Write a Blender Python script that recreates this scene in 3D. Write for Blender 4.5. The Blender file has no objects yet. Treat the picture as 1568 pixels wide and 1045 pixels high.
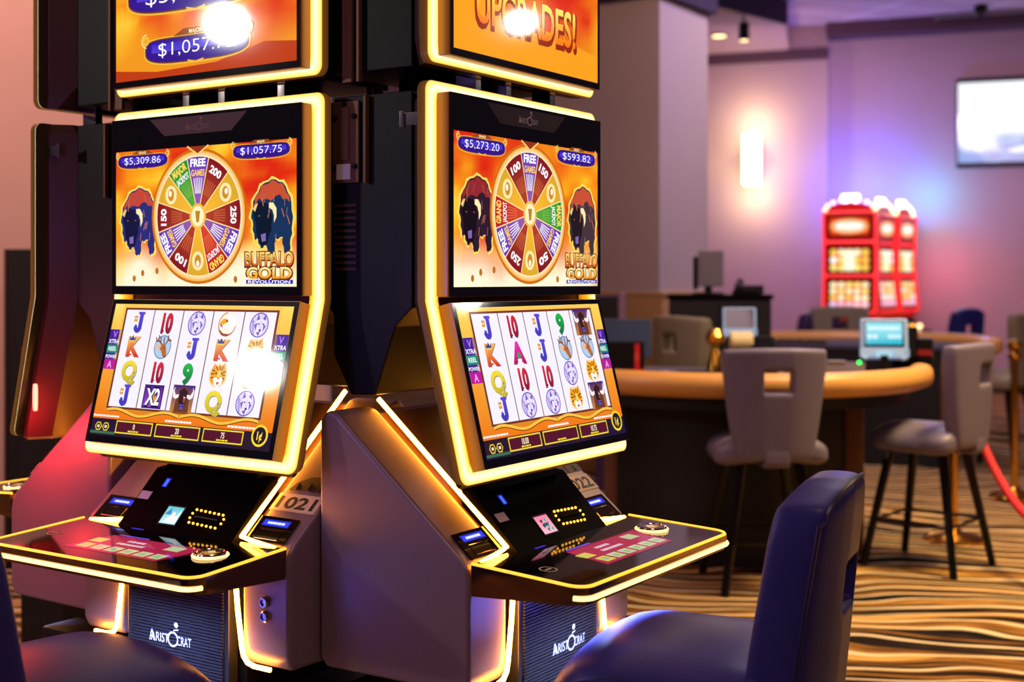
import bpy, bmesh, math, random
from mathutils import Vector, Matrix

random.seed(7)
PI = math.pi
R = math.radians
C = bpy.context.scene.collection
scn = bpy.context.scene

# ------------------------------------------------------------------ camera
cam_d = bpy.data.cameras.new('camera')
cam = bpy.data.objects.new('camera', cam_d)
C.objects.link(cam)
cam.location = (0, 0, 1.42)
cam.rotation_euler = (R(90), 0, 0)
cam_d.sensor_width = 36
cam_d.lens = 2000 / 1568 * 36
cam_d.shift_y = -(522.5 - 428) / 1568
cam_d.dof.use_dof = True
cam_d.dof.focus_distance = 2.85
cam_d.dof.aperture_fstop = 2.6
cam_d.clip_end = 100
scn.camera = cam

scn.view_settings.view_transform = 'Standard'
scn.view_settings.look = 'None'
scn.view_settings.exposure = 0.0
scn.view_settings.gamma = 1.0
scn.view_settings.use_curve_mapping = False

# ------------------------------------------------------------------ colour helpers
def lin(c):
    out = []
    for v in c[:3]:
        v = v / 255.0
        out.append(v / 12.92 if v <= 0.04045 else ((v + 0.055) / 1.055) ** 2.4)
    return tuple(out)

# ------------------------------------------------------------------ world: the dim rest of the gaming hall
w = bpy.data.worlds.new('hall')
scn.world = w
w.use_nodes = True
w.node_tree.nodes['Background'].inputs[0].default_value = (*lin((132, 100, 150)), 1)
w.node_tree.nodes['Background'].inputs[1].default_value = 0.10

# ------------------------------------------------------------------ lights
def area(name, loc, target, size, col, energy, size_y=None, spread=None):
    d = bpy.data.lights.new(name, 'AREA')
    d.energy = energy
    d.color = col
    d.size = size
    if size_y:
        d.shape = 'RECTANGLE'
        d.size_y = size_y
    if spread:
        d.spread = R(spread)
    o = bpy.data.objects.new(name, d)
    C.objects.link(o)
    o.location = loc
    o.rotation_euler = (Vector(target) - Vector(loc)).to_track_quat('-Z', 'Y').to_euler()
    return o

def point(name, loc, col, energy, r=0.05):
    d = bpy.data.lights.new(name, 'POINT')
    d.energy = energy
    d.color = col
    d.shadow_soft_size = r
    o = bpy.data.objects.new(name, d)
    C.objects.link(o)
    o.location = loc
    return o

area('ceiling_light', (0.6, 0.2, 4.3), (0.3, 3.0, 0.9), 1.2, (1.0, .64, .66), 25)
area('ceiling_light', (3.2, 5.5, 4.3), (2.9, 5.5, 0), 1.0, (1.0, .70, .30), 135, None, 100)
area('ceiling_light', (1.6, 5.0, 4.3), (1.6, 6.4, 0), .8, (.86, .74, 1.0), 34)
area('ceiling_light', (3.0, 9.6, 4.2), (2.9, 9.9, 0), 1.0, (1.0, .78, .66), 46)
area('ceiling_light', (-3.0, 5.0, 4.3), (-3.2, 7.5, 1.8), 1.2, (1.0, .56, .46), 85)
# wall washers
area('wall_washer', (3.2, 14.4, 3.6), (3.0, 17.3, .6), 1.4, (1.0, .56, .70), 52)
area('wall_washer', (6.3, 13.0, 3.2), (6.0, 16.4, -.6), 1.4, (.94, .50, .78), 26)
area('pillar_washer', (0.2, 6.2, 4.3), (0.6, 9.5, 1.2), 1.0, (1.0, .60, .34), 18)
area('pillar_washer', (2.6, 8.3, 4.2), (1.35, 9.7, 2.2), .8, (.50, .38, 1.0), 44)
# lamps of the hall out to the left and right, whose glints show on the screens
point('hall_lamp', (-8.1, 1.6, 3.45), (1.0, .93, .84), 190, .13)
point('hall_lamp', (6.6, 5.7, 3.4), (1.0, .93, .84), 44, .07)
# added red, magenta and blue fill lights on the left, no fixture there
point('fill_glow', (-2.3, 3.2, 1.25), (1.0, .18, .30), 9, .15)
point('fill_glow', (-1.46, 3.28, .92), (1.0, .05, .06), .6, .05)
point('fill_glow', (-1.27, 3.30, 1.00), (1.0, .02, .03), 2.4, .04)
point('fill_glow', (-1.35, 2.15, 1.40), (.30, .22, 1.0), 9, .15)
point('fill_glow', (-1.7, 2.7, .80), (.9, .12, .5), 2, .10)

# ------------------------------------------------------------------ materials
def mat(name, col, rough=.5, metal=0.0, spec=.5, emis=None, es=0.0, coat=0.0):
    m = bpy.data.materials.new(name)
    m.use_nodes = True
    b = m.node_tree.nodes['Principled BSDF']
    b.inputs['Base Color'].default_value = (*lin(col), 1)
    b.inputs['Roughness'].default_value = rough
    b.inputs['Metallic'].default_value = metal
    b.inputs['Specular IOR Level'].default_value = spec
    b.inputs['Coat Weight'].default_value = coat
    if emis:
        b.inputs['Emission Color'].default_value = (*lin(emis), 1)
        b.inputs['Emission Strength'].default_value = es
    return m

def noise_bump(m, scale, strength, dist=.002, detail=3):
    nt = m.node_tree
    b = nt.nodes['Principled BSDF']
    tc = nt.nodes.new('ShaderNodeTexCoord')
    n = nt.nodes.new('ShaderNodeTexNoise')
    n.inputs['Scale'].default_value = scale
    n.inputs['Detail'].default_value = detail
    bp = nt.nodes.new('ShaderNodeBump')
    bp.inputs['Strength'].default_value = strength
    bp.inputs['Distance'].default_value = dist
    nt.links.new(tc.outputs['Object'], n.inputs['Vector'])
    nt.links.new(n.outputs['Fac'], bp.inputs['Height'])
    nt.links.new(bp.outputs['Normal'], b.inputs['Normal'])
    return m

def attr_mat(name, rough, es, spec=.5):
    m = mat(name, (4, 4, 5), rough, 0, spec)
    nt = m.node_tree
    b = nt.nodes['Principled BSDF']
    a = nt.nodes.new('ShaderNodeVertexColor')
    a.layer_name = 'Col'
    nt.links.new(a.outputs['Color'], b.inputs['Emission Color'])
    b.inputs['Emission Strength'].default_value = es
    return m

M = {}
M['screen'] = attr_mat('lit_screen', .05, 1.0, .6)
M['light_frame'] = attr_mat('light_frame', .35, 1.7, .3)
M['print'] = mat('print', (0, 0, 0), .6)
def print_mat(name, rough=.6):
    m = mat(name, (128, 128, 128), rough)
    nt = m.node_tree
    a = nt.nodes.new('ShaderNodeVertexColor')
    a.layer_name = 'Col'
    nt.links.new(a.outputs['Color'], nt.nodes['Principled BSDF'].inputs['Base Color'])
    return m
M['printed'] = print_mat('printed')
M['silver'] = noise_bump(mat('silver_paint', (176, 160, 162), .36, .45), 900, .03, .0004)
M['wing'] = noise_bump(mat('wing_paint', (158, 134, 136), .40, .3), 900, .03, .0004)
M['black'] = mat('black_plastic', (9, 6, 6), .45, 0, .25)
M['black_gloss'] = mat('black_gloss', (6, 5, 6), .06, 0, .6)
M['black_soft'] = mat('black_satin', (12, 9, 9), .5, 0, .02)
M['grille'] = mat('grille_metal', (64, 66, 74), .34, .6)
M['brown_metal'] = mat('brown_metal', (120, 84, 58), .45, .5)
M['housing'] = mat('dark_bronze', (84, 54, 40), .42, .3)
M['chrome'] = mat('chrome', (210, 200, 200), .12, 1)
M['bronze'] = mat('bronze_chrome', (150, 120, 92), .14, 1)
M['amber_side'] = mat('amber_bezel', (190, 120, 40), .3, .2)
M['gold'] = mat('gold', (216, 160, 60), .18, 1)
M['led'] = mat('led_strip', (255, 220, 150), .5, 0, .3, (255, 160, 48), 34.0)
M['led_thin'] = mat('led_rim', (255, 200, 90), .5, 0, .3, (255, 190, 52), 1.5)
M['led_front'] = mat('led_front', (255, 220, 150), .5, 0, .3, (255, 214, 130), 2.4)
M['label'] = mat('label_plate', (236, 214, 176), .6)
M['paper'] = mat('paper', (235, 222, 224), .7)
M['slot_dark'] = mat('slot_dark', (70, 52, 36), .6)
M['blue_leather'] = noise_bump(mat('blue_leather', (56, 52, 126), .42, 0, .4), 160, .25, .001)
M['blue_piping'] = mat('blue_piping', (40, 40, 84), .35)
M['grey_leather'] = noise_bump(mat('grey_leather', (112, 102, 122), .45, 0, .4), 140, .2, .001)
M['olive_leather'] = noise_bump(mat('olive_leather', (128, 116, 94), .5, 0, .4), 140, .2, .001)
M['navy'] = mat('navy_leather', (28, 36, 110), .4)
M['purple'] = mat('purple_leather', (60, 36, 84), .45)
M['leg'] = mat('black_metal_leg', (18, 15, 16), .28, .5)
M['wood'] = noise_bump(mat('light_wood', (218, 158, 82), .35, 0, .5), 40, .1, .001)
M['felt'] = mat('felt', (84, 78, 92), .95)
M['table_dark'] = mat('table_dark', (7, 5, 5), .6)
M['wood_dark'] = mat('wood_brown', (120, 74, 42), .5)
M['rope'] = noise_bump(mat('red_velvet', (205, 26, 34), .7), 200, .4, .002)
M['red_lamp'] = mat('red_lamp_panel', (110, 5, 6), .4, 0, .3, (255, 8, 6), .42)
M['pink_lamp'] = mat('pink_lamp_bar', (240, 90, 90), .4, 0, .4, (255, 30, 16), .85)
M['bulb'] = mat('lit_bulb', (255, 240, 200), .4, 0, .3, (255, 214, 150), 2.6)
M['bulb_white'] = mat('lit_sign', (255, 250, 250), .4, 0, .3, (250, 240, 255), 4.0)
M['sconce'] = mat('sconce_glass', (255, 245, 225), .4, 0, .3, (255, 232, 178), 7.0)
M['spot_lens'] = mat('spot_lens', (255, 240, 190), .4, 0, .3, (255, 225, 140), 3.0)
M['red_glint'] = mat('red_glint_glow', (255, 90, 80), .4, 0, .3, (255, 120, 100), 4.5)  # glow put in for a red light reflected in the housing
M['blue_led'] = mat('blue_led', (40, 50, 255), .4, 0, .3, (70, 90, 255), 3.0)
M['amber_led'] = mat('amber_led', (255, 170, 60), .4, 0, .3, (255, 176, 60), 2.6)
M['plastic_blue'] = mat('pale_blue_plastic', (150, 180, 215), .35, 0, .5, (130, 170, 220), .22)  # casing plastic also gets a faint glow, though it is no lamp
M['cream'] = mat('cream_plastic', (226, 206, 150), .4)
M['white_card'] = mat('white_card', (220, 205, 200), .7)
M['tv_frame'] = mat('tv_frame', (26, 24, 34), .35)
M['grey_plastic'] = mat('grey_plastic', (130, 122, 124), .6)
M['purple_post'] = mat('pale_post', (150, 120, 140), .5)
M['cab_dark'] = mat('cabinet_dark', (15, 12, 13), .6)

def plaster(name, col, bump=.08):
    m = noise_bump(mat(name, col, .75, 0, .25), 60, bump, .002)
    nt = m.node_tree
    b = nt.nodes['Principled BSDF']
    tc = nt.nodes.new('ShaderNodeTexCoord')
    n = nt.nodes.new('ShaderNodeTexNoise')
    n.inputs['Scale'].default_value = 1.3
    r = nt.nodes.new('ShaderNodeValToRGB')
    r.color_ramp.elements[0].position = .3
    r.color_ramp.elements[1].position = .7
    r.color_ramp.elements[0].color = (*lin([v * .97 for v in col]), 1)
    r.color_ramp.elements[1].color = (*lin(col), 1)
    nt.links.new(tc.outputs['Object'], n.inputs['Vector'])
    nt.links.new(n.outputs['Fac'], r.inputs['Fac'])
    nt.links.new(r.outputs['Color'], b.inputs['Base Color'])
    return m

M['wall'] = plaster('wall_paint', (196, 172, 180))
M['wall_left'] = plaster('wall_paint_rose', (214, 176, 164))
M['pillar'] = plaster('pillar_paint', (190, 172, 166))
M['wainscot'] = plaster('wainscot', (196, 152, 96))
M['soffit'] = plaster('soffit_paint', (188, 160, 160))
M['fascia'] = plaster('fascia_paint', (58, 46, 74))
M['cove'] = plaster('cove_paint', (96, 72, 88))

def ceiling_mat():
    m = mat('ceiling_tile', (214, 196, 206), .8, 0, .2)
    nt = m.node_tree
    b = nt.nodes['Principled BSDF']
    tc = nt.nodes.new('ShaderNodeTexCoord')
    mp = nt.nodes.new('ShaderNodeMapping')
    mp.inputs['Rotation'].default_value = (0, 0, R(-20))
    br = nt.nodes.new('ShaderNodeTexBrick')
    br.offset = 0
    br.inputs['Scale'].default_value = 1.0
    br.inputs['Brick Width'].default_value = 1.2
    br.inputs['Row Height'].default_value = .6
    br.inputs['Mortar Size'].default_value = .02
    br.inputs['Color1'].default_value = (*lin((196, 172, 184)), 1)
    br.inputs['Color2'].default_value = (*lin((192, 168, 180)), 1)
    br.inputs['Mortar'].default_value = (*lin((240, 226, 232)), 1)
    nt.links.new(tc.outputs['Object'], mp.inputs['Vector'])
    nt.links.new(mp.outputs['Vector'], br.inputs['Vector'])
    nt.links.new(br.outputs['Color'], b.inputs['Base Color'])
    return m

def carpet_mat():
    m = mat('carpet', (120, 80, 40), .95, 0, .1)
    nt = m.node_tree
    N = nt.nodes
    L = nt.links
    b = N['Principled BSDF']
    tc = N.new('ShaderNodeTexCoord')
    # slow swell so that the bands bend
    mp0 = N.new('ShaderNodeMapping')
    mp0.inputs['Scale'].default_value = (.8, .9, 1)
    n0 = N.new('ShaderNodeTexNoise')
    n0.inputs['Scale'].default_value = 1.0
    n0.inputs['Detail'].default_value = 1.5
    L.new(tc.outputs['Object'], mp0.inputs['Vector'])
    L.new(mp0.outputs['Vector'], n0.inputs['Vector'])
    sub = N.new('ShaderNodeMath'); sub.operation = 'MULTIPLY_ADD'
    sub.inputs[1].default_value = 1.1
    sub.inputs[2].default_value = -.55
    L.new(n0.outputs['Fac'], sub.inputs[0])
    comb = N.new('ShaderNodeCombineXYZ')
    L.new(sub.outputs[0], comb.inputs['Y'])
    add = N.new('ShaderNodeVectorMath'); add.operation = 'ADD'
    L.new(tc.outputs['Object'], add.inputs[0])
    L.new(comb.outputs[0], add.inputs[1])
    rot = N.new('ShaderNodeMapping')
    rot.inputs['Rotation'].default_value = (0, 0, R(8))
    L.new(add.outputs[0], rot.inputs['Vector'])
    # brown and gold streaks
    mp1 = N.new('ShaderNodeMapping')
    mp1.inputs['Scale'].default_value = (.55, 12.0, 1)
    L.new(rot.outputs['Vector'], mp1.inputs['Vector'])
    n1 = N.new('ShaderNodeTexNoise')
    n1.inputs['Scale'].default_value = 1.0
    n1.inputs['Detail'].default_value = 4
    n1.inputs['Roughness'].default_value = .62
    L.new(mp1.outputs['Vector'], n1.inputs['Vector'])
    r1 = N.new('ShaderNodeValToRGB')
    e = r1.color_ramp.elements
    e[0].position = .39; e[0].color = (*lin((12, 9, 10)), 1)
    e[1].position = .66; e[1].color = (*lin((226, 176, 98)), 1)
    for p, c in ((.455, (36, 24, 17)), (.495, (92, 58, 27)), (.535, (160, 110, 44)), (.57, (100, 66, 30)), (.61, (196, 146, 68))):
        q = e.new(p); q.color = (*lin(c), 1)
    L.new(n1.outputs['Fac'], r1.inputs['Fac'])
    # thin pale wave lines
    mp2 = N.new('ShaderNodeMapping')
    mp2.inputs['Scale'].default_value = (.30, 1, 1)
    L.new(rot.outputs['Vector'], mp2.inputs['Vector'])
    wv = N.new('ShaderNodeTexWave')
    wv.wave_type = 'BANDS'
    wv.bands_direction = 'Y'
    wv.inputs['Scale'].default_value = 2.3
    wv.inputs['Distortion'].default_value = 7.0
    wv.inputs['Detail'].default_value = 2.5
    wv.inputs['Detail Scale'].default_value = .9
    L.new(mp2.outputs['Vector'], wv.inputs['Vector'])
    r2 = N.new('ShaderNodeValToRGB')
    e = r2.color_ramp.elements
    e[0].position = .86; e[0].color = (0, 0, 0, 1)
    e[1].position = 1.0; e[1].color = (1, 1, 1, 1)
    L.new(wv.outputs['Fac'], r2.inputs['Fac'])
    mix = N.new('ShaderNodeMix'); mix.data_type = 'RGBA'
    L.new(r2.outputs['Color'], mix.inputs[0])
    L.new(r1.outputs['Color'], mix.inputs[6])
    mix.inputs[7].default_value = (*lin((232, 206, 160)), 1)
    L.new(mix.outputs[2], b.inputs['Base Color'])
    nf = N.new('ShaderNodeTexNoise'); nf.inputs['Scale'].default_value = 220
    bp = N.new('ShaderNodeBump'); bp.inputs['Strength'].default_value = .3; bp.inputs['Distance'].default_value = .004
    L.new(tc.outputs['Object'], nf.inputs['Vector'])
    L.new(nf.outputs['Fac'], bp.inputs['Height'])
    L.new(bp.outputs['Normal'], b.inputs['Normal'])
    return m
M['carpet'] = carpet_mat()
M['ceiling'] = ceiling_mat()

# ------------------------------------------------------------------ mesh helpers
class MB:
    """Collects shapes; build() links them as one mesh object."""
    def __init__(s):
        s.bm = bmesh.new()
        s.mi = 0
        s.bev = False
    def _merge(s, t, mi=None):
        for f in t.faces:
            f.material_index = s.mi if mi is None else mi
        me = bpy.data.meshes.new('t')
        t.to_mesh(me); t.free()
        s.bm.from_mesh(me)
        bpy.data.meshes.remove(me)
    def box(s, a, b, bev=0.0, seg=2, mx=None, mi=None):
        t = bmesh.new()
        bmesh.ops.create_cube(t, size=1)
        for v in t.verts:
            v.co = Vector([(a[i] + b[i]) / 2 + v.co[i] * (b[i] - a[i]) for i in range(3)])
        if bev:
            s.bev = True
            bmesh.ops.bevel(t, geom=t.edges[:], offset=bev, segments=seg, affect='EDGES', profile=.5)
        if mx: t.transform(mx)
        s._merge(t, mi); return s
    def prism(s, poly, axis, a0, a1, bev=0.0, seg=2, mx=None, mi=None):
        """poly in the two other axes (in x,y,z order) extruded along axis from a0 to a1."""
        t = bmesh.new()
        def co(p, a):
            if axis == 'x': return (a, p[0], p[1])
            if axis == 'y': return (p[0], a, p[1])
            return (p[0], p[1], a)
        A = [t.verts.new(co(p, a0)) for p in poly]
        B = [t.verts.new(co(p, a1)) for p in poly]
        n = len(poly)
        t.faces.new(A); t.faces.new(B[::-1])
        for i in range(n):
            t.faces.new((A[(i + 1) % n], A[i], B[i], B[(i + 1) % n]))
        bmesh.ops.recalc_face_normals(t, faces=t.faces[:])
        if bev:
            s.bev = True
            bmesh.ops.bevel(t, geom=t.edges[:], offset=bev, segments=seg, affect='EDGES', profile=.5)
        if mx: t.transform(mx)
        s._merge(t, mi); return s
    def loft(s, rings, closed=True, caps=True, mi=None):
        t = bmesh.new()
        V = [[t.verts.new(p) for p in r] for r in rings]
        n = len(V[0])
        for i in range(len(V) - 1):
            for j in range(n if closed else n - 1):
                t.faces.new((V[i][j], V[i][(j + 1) % n], V[i + 1][(j + 1) % n], V[i + 1][j]))
        if caps and closed:
            t.faces.new(V[0][::-1]); t.faces.new(V[-1])
        bmesh.ops.recalc_face_normals(t, faces=t.faces[:])
        s._merge(t, mi); return s
    def tube(s, path, r, n=8, closed=False, r1=None, mi=None):
        P = [Vector(p) for p in path]
        rings = []
        m = len(P)
        up = None
        for i, p in enumerate(P):
            if closed:
                d = (P[(i + 1) % m] - P[i - 1])
            else:
                d = P[min(i + 1, m - 1)] - P[max(i - 1, 0)]
            d.normalize()
            if up is None:
                up = Vector((0, 0, 1)) if abs(d.z) < .9 else Vector((1, 0, 0))
            u = d.cross(up).normalized(); v = u.cross(d).normalized()
            up = v
            rr = r if r1 is None else r + (r1 - r) * i / max(1, m - 1)
            rings.append([p + u * (rr * math.cos(2 * PI * k / n)) + v * (rr * math.sin(2 * PI * k / n)) for k in range(n)])
        if closed: rings.append(rings[0])
        return s.loft(rings, True, not closed, mi)
    def lathe(s, prof, n=24, c=(0, 0, 0), mx=None, mi=None):
        t = bmesh.new()
        rings = [[t.verts.new((c[0] + r * math.cos(2 * PI * k / n), c[1] + r * math.sin(2 * PI * k / n), c[2] + z)) for k in range(n)] for r, z in prof]
        for i in range(len(rings) - 1):
            for k in range(n):
                t.faces.new((rings[i][k], rings[i][(k + 1) % n], rings[i + 1][(k + 1) % n], rings[i + 1][k]))
        t.faces.new(rings[0][::-1]); t.faces.new(rings[-1])
        bmesh.ops.recalc_face_normals(t, faces=t.faces[:])
        if mx: t.transform(mx)
        s._merge(t, mi); return s
    def rbox(s, c, h, r, n=10, fn=None, mi=None):
        """rounded cushion: half sizes h, corner radius r, optional bending function."""
        t = bmesh.new()
        bmesh.ops.create_cube(t, size=2)
        bmesh.ops.subdivide_edges(t, edges=t.edges[:], cuts=n, use_grid_fill=True)
        for v in t.verts:
            p = Vector([v.co[i] * h[i] for i in range(3)])
            q = Vector([max(-(h[i] - r[i]), min(h[i] - r[i], p[i])) for i in range(3)])
            d = Vector([(p[i] - q[i]) / r[i] for i in range(3)])
            if d.length > 1e-6:
                k = max(abs(d.x), abs(d.y), abs(d.z))
                d = d.normalized() * k
            p = Vector([q[i] + d[i] * r[i] for i in range(3)])
            if fn: p = fn(p)
            v.co = p + Vector(c)
        s._merge(t, mi); return s
    def quad(s, pts, mi=None):
        t = bmesh.new()
        t.faces.new([t.verts.new(p) for p in pts])
        s._merge(t, mi); return s
    def build(s, name, mats, parent=None, smooth=35, loc=None):
        me = bpy.data.meshes.new(name)
        s.bm.to_mesh(me); s.bm.free()
        o = link(name, me, mats, parent, smooth, loc)
        if s.bev:
            wn = o.modifiers.new('normals', 'WEIGHTED_NORMAL')
            wn.keep_sharp = True
        return o

def link(name, me, mats, parent=None, smooth=35, loc=None):
    for m in (mats if isinstance(mats, (list, tuple)) else [mats]):
        me.materials.append(m)
    if smooth:
        for p in me.polygons: p.use_smooth = True
        me.set_sharp_from_angle(angle=R(smooth))
    o = bpy.data.objects.new(name, me)
    C.objects.link(o)
    if parent: o.parent = parent
    if loc: o.location = loc
    return o

def thing(name, label, cat, loc=(0, 0, 0), rz=0, group=None):
    o = bpy.data.objects.new(name, None)
    C.objects.link(o)
    o.location = loc
    o.rotation_euler = (0, 0, rz)
    o.empty_display_size = .1
    return tag(o, label, cat, group)

def tag(o, label, cat, group=None):
    o['label'] = label
    o['category'] = cat
    if group: o['group'] = group
    return o

def struct(o):
    o['kind'] = 'structure'
    return o

def dup(root, loc, rz, label, group=None):
    r = root.copy(); C.objects.link(r)
    r.location = loc; r.rotation_euler = (0, 0, rz)
    r['label'] = label
    if group: r['group'] = group
    for ch in list(root.children):
        c = ch.copy(); C.objects.link(c); c.parent = r
        for g in list(ch.children):
            d = g.copy(); C.objects.link(d); d.parent = c
    return r

# ------------------------------------------------------------------ pictures on screens and printed marks
_tc = {}
def text_geo(s, bold):
    k = (s, bold)
    if k in _tc: return _tc[k]
    cu = bpy.data.curves.new('t', 'FONT')
    cu.body = s
    cu.size = 1
    cu.resolution_u = 3
    cu.offset = bold
    cu.align_x = 'CENTER'
    o = bpy.data.objects.new('t', cu)
    me = bpy.data.meshes.new_from_object(o)
    vs = [(v.co.x, v.co.y - .36) for v in me.vertices]
    fs = [tuple(p.vertices) for p in me.polygons]
    bpy.data.meshes.remove(me)
    bpy.data.objects.remove(o); bpy.data.curves.remove(cu)
    xs = [v[0] for v in vs] or [0]
    mid = (min(xs) + max(xs)) / 2
    vs = [(x - mid, y) for x, y in vs]
    _tc[k] = (vs, fs, max(xs) - min(xs))
    return _tc[k]

class Canvas:
    """A picture laid out in metres on a flat face: o = origin, ux to the right, uy up."""
    def __init__(s, o, ux, uy, step=.00012):
        s.o = Vector(o); s.ux = Vector(ux).normalized(); s.uy = Vector(uy).normalized()
        s.n = s.ux.cross(s.uy)
        s.v = []; s.f = []; s.c = []; s.step = step
        s.cu, s.cv = 0, 0
    def at(s, u, v, L):
        return s.o + s.ux * u + s.uy * v + s.n * (s.step * L)
    def face(s, pts, col, L, cols=None):
        b = len(s.v)
        s.v += [s.at(u, v, L) for u, v in pts]
        s.f.append(tuple(range(b, b + len(pts))))
        s.c.append(cols if cols else [col] * len(pts))
    poly = face
    def rect(s, u0, v0, u1, v1, col, L, top=None):
        cols = [col, col, top or col, top or col]
        s.face([(u0, v0), (u1, v0), (u1, v1), (u0, v1)], col, L, cols)
    def ell(s, cu, cv, ru, rv, col, L, n=28, edge=None):
        if edge is None:
            s.face([(cu + ru * math.cos(2 * PI * k / n), cv + rv * math.sin(2 * PI * k / n)) for k in range(n)], col, L)
        else:
            for k in range(n):
                a, b = 2 * PI * k / n, 2 * PI * (k + 1) / n
                s.face([(cu, cv), (cu + ru * math.cos(a), cv + rv * math.sin(a)), (cu + ru * math.cos(b), cv + rv * math.sin(b))], col, L, [col, edge, edge])
    def ring(s, cu, cv, r0, r1, col, L, n=40, a0=0, a1=2 * PI, col1=None, k=1.0):
        for i in range(n):
            a, b = a0 + (a1 - a0) * i / n, a0 + (a1 - a0) * (i + 1) / n
            c1 = col1 or col
            s.face([(cu + r0 * math.cos(a), cv + k * r0 * math.sin(a)), (cu + r1 * math.cos(a), cv + k * r1 * math.sin(a)),
                    (cu + r1 * math.cos(b), cv + k * r1 * math.sin(b)), (cu + r0 * math.cos(b), cv + k * r0 * math.sin(b))], col, L, [col, c1, c1, col])
    def line(s, pts, w, col, L, closed=False):
        P = list(pts) + ([pts[0]] if closed else [])
        for (a, b) in zip(P[:-1], P[1:]):
            du, dv = b[0] - a[0], b[1] - a[1]
            l = math.hypot(du, dv) or 1
            nu, nv = -dv / l * w / 2, du / l * w / 2
            eu, ev = du / l * w * .3, dv / l * w * .3
            s.face([(a[0] - eu + nu, a[1] - ev + nv), (a[0] - eu - nu, a[1] - ev - nv), (b[0] + eu - nu, b[1] + ev - nv), (b[0] + eu + nu, b[1] + ev + nv)], col, L)
    def text(s, t, cu, cv, h, col, L, bold=.0, sx=1.0, rot=0.0, top=None, fit=None, shear=0):
        vs, fs, wd = text_geo(t, bold)
        k = h / .72
        kx = k * sx
        if fit: kx = fit / wd
        ca, sa = math.cos(rot), math.sin(rot)
        for f in fs:
            pts = []; cols = []
            for i in f:
                x, y = vs[i][0] * kx, vs[i][1] * k
                x += y * shear
                pts.append((cu + x * ca - y * sa, cv + x * sa + y * ca))
                if top:
                    q = max(0, min(1, vs[i][1] / .72 + .5))
                    cols.append(tuple(col[j] + (top[j] - col[j]) * q for j in range(3)))
            s.face(pts, col, L, cols if top else None)
    def dashes(s, u, v, wd, h, col, L, n=4):
        # lettering too small to read: a row of short blocks
        rnd = random.Random(int(wd * 1e5) + n)
        ws = [rnd.uniform(.6, 1.4) for _ in range(n)]
        k = wd * .86 / sum(ws); x = u - wd / 2
        for q in ws:
            s.rect(x, v - h / 2, x + q * k, v + h / 2, col, L)
            x += q * k + wd * .14 / max(1, n - 1)
    def fire(s, u0, v0, u1, v1, nu, nv, fn, L):
        g = [[fn(i / nu, j / nv) for i in range(nu + 1)] for j in range(nv + 1)]
        for j in range(nv):
            for i in range(nu):
                a, b = u0 + (u1 - u0) * i / nu, u0 + (u1 - u0) * (i + 1) / nu
                c, d = v0 + (v1 - v0) * j / nv, v0 + (v1 - v0) * (j + 1) / nv
                s.face([(a, c), (b, c), (b, d), (a, d)], None, L, [g[j][i], g[j][i + 1], g[j + 1][i + 1], g[j + 1][i]])
    def build(s, name, m, parent=None, gain=1.0):
        me = bpy.data.meshes.new(name)
        me.from_pydata([tuple(v) for v in s.v], [], s.f)
        a = me.color_attributes.new('Col', 'FLOAT_COLOR', 'CORNER')
        data = []
        for cs in s.c:
            for c in cs:
                l = lin(c)
                data += [l[0] * gain, l[1] * gain, l[2] * gain, 1.0]
        a.data.foreach_set('color', data)
        return link(name, me, m, parent, 0)

def mixc(a, b, t):
    t = max(0, min(1, t))
    return tuple(a[i] + (b[i] - a[i]) * t for i in range(3))

def vnoise(seed):
    rnd = random.Random(seed)
    tab = [[rnd.random() for _ in range(40)] for _ in range(40)]
    def f(x, y):
        i, j = int(x) % 39, int(y) % 39
        fx, fy = x - int(x), y - int(y)
        fx, fy = fx * fx * (3 - 2 * fx), fy * fy * (3 - 2 * fy)
        return (tab[j][i] * (1 - fx) + tab[j][i + 1] * fx) * (1 - fy) + (tab[j + 1][i] * (1 - fx) + tab[j + 1][i + 1] * fx) * fy
    return f

def flame(seed, low=(255, 246, 214)):
    n = vnoise(seed)
    def f(x, y):
        t = .6 * n(x * 5 + 1, y * 4 + 2) + .4 * n(x * 11 + 5, y * 9 + 3)
        c = mixc((222, 40, 14), (255, 186, 24), t * 2.2 - .55)
        c = mixc(c, (255, 226, 110), max(0, t - .62) * 2.6)
        if low:
            k = max(0, (.36 - y) / .3)
            c = mixc(c, low, min(1, k * 1.1 + k * (n(x * 7, 3) - .5)))
        return c
    return f

WHITE = (252, 250, 255)

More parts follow.
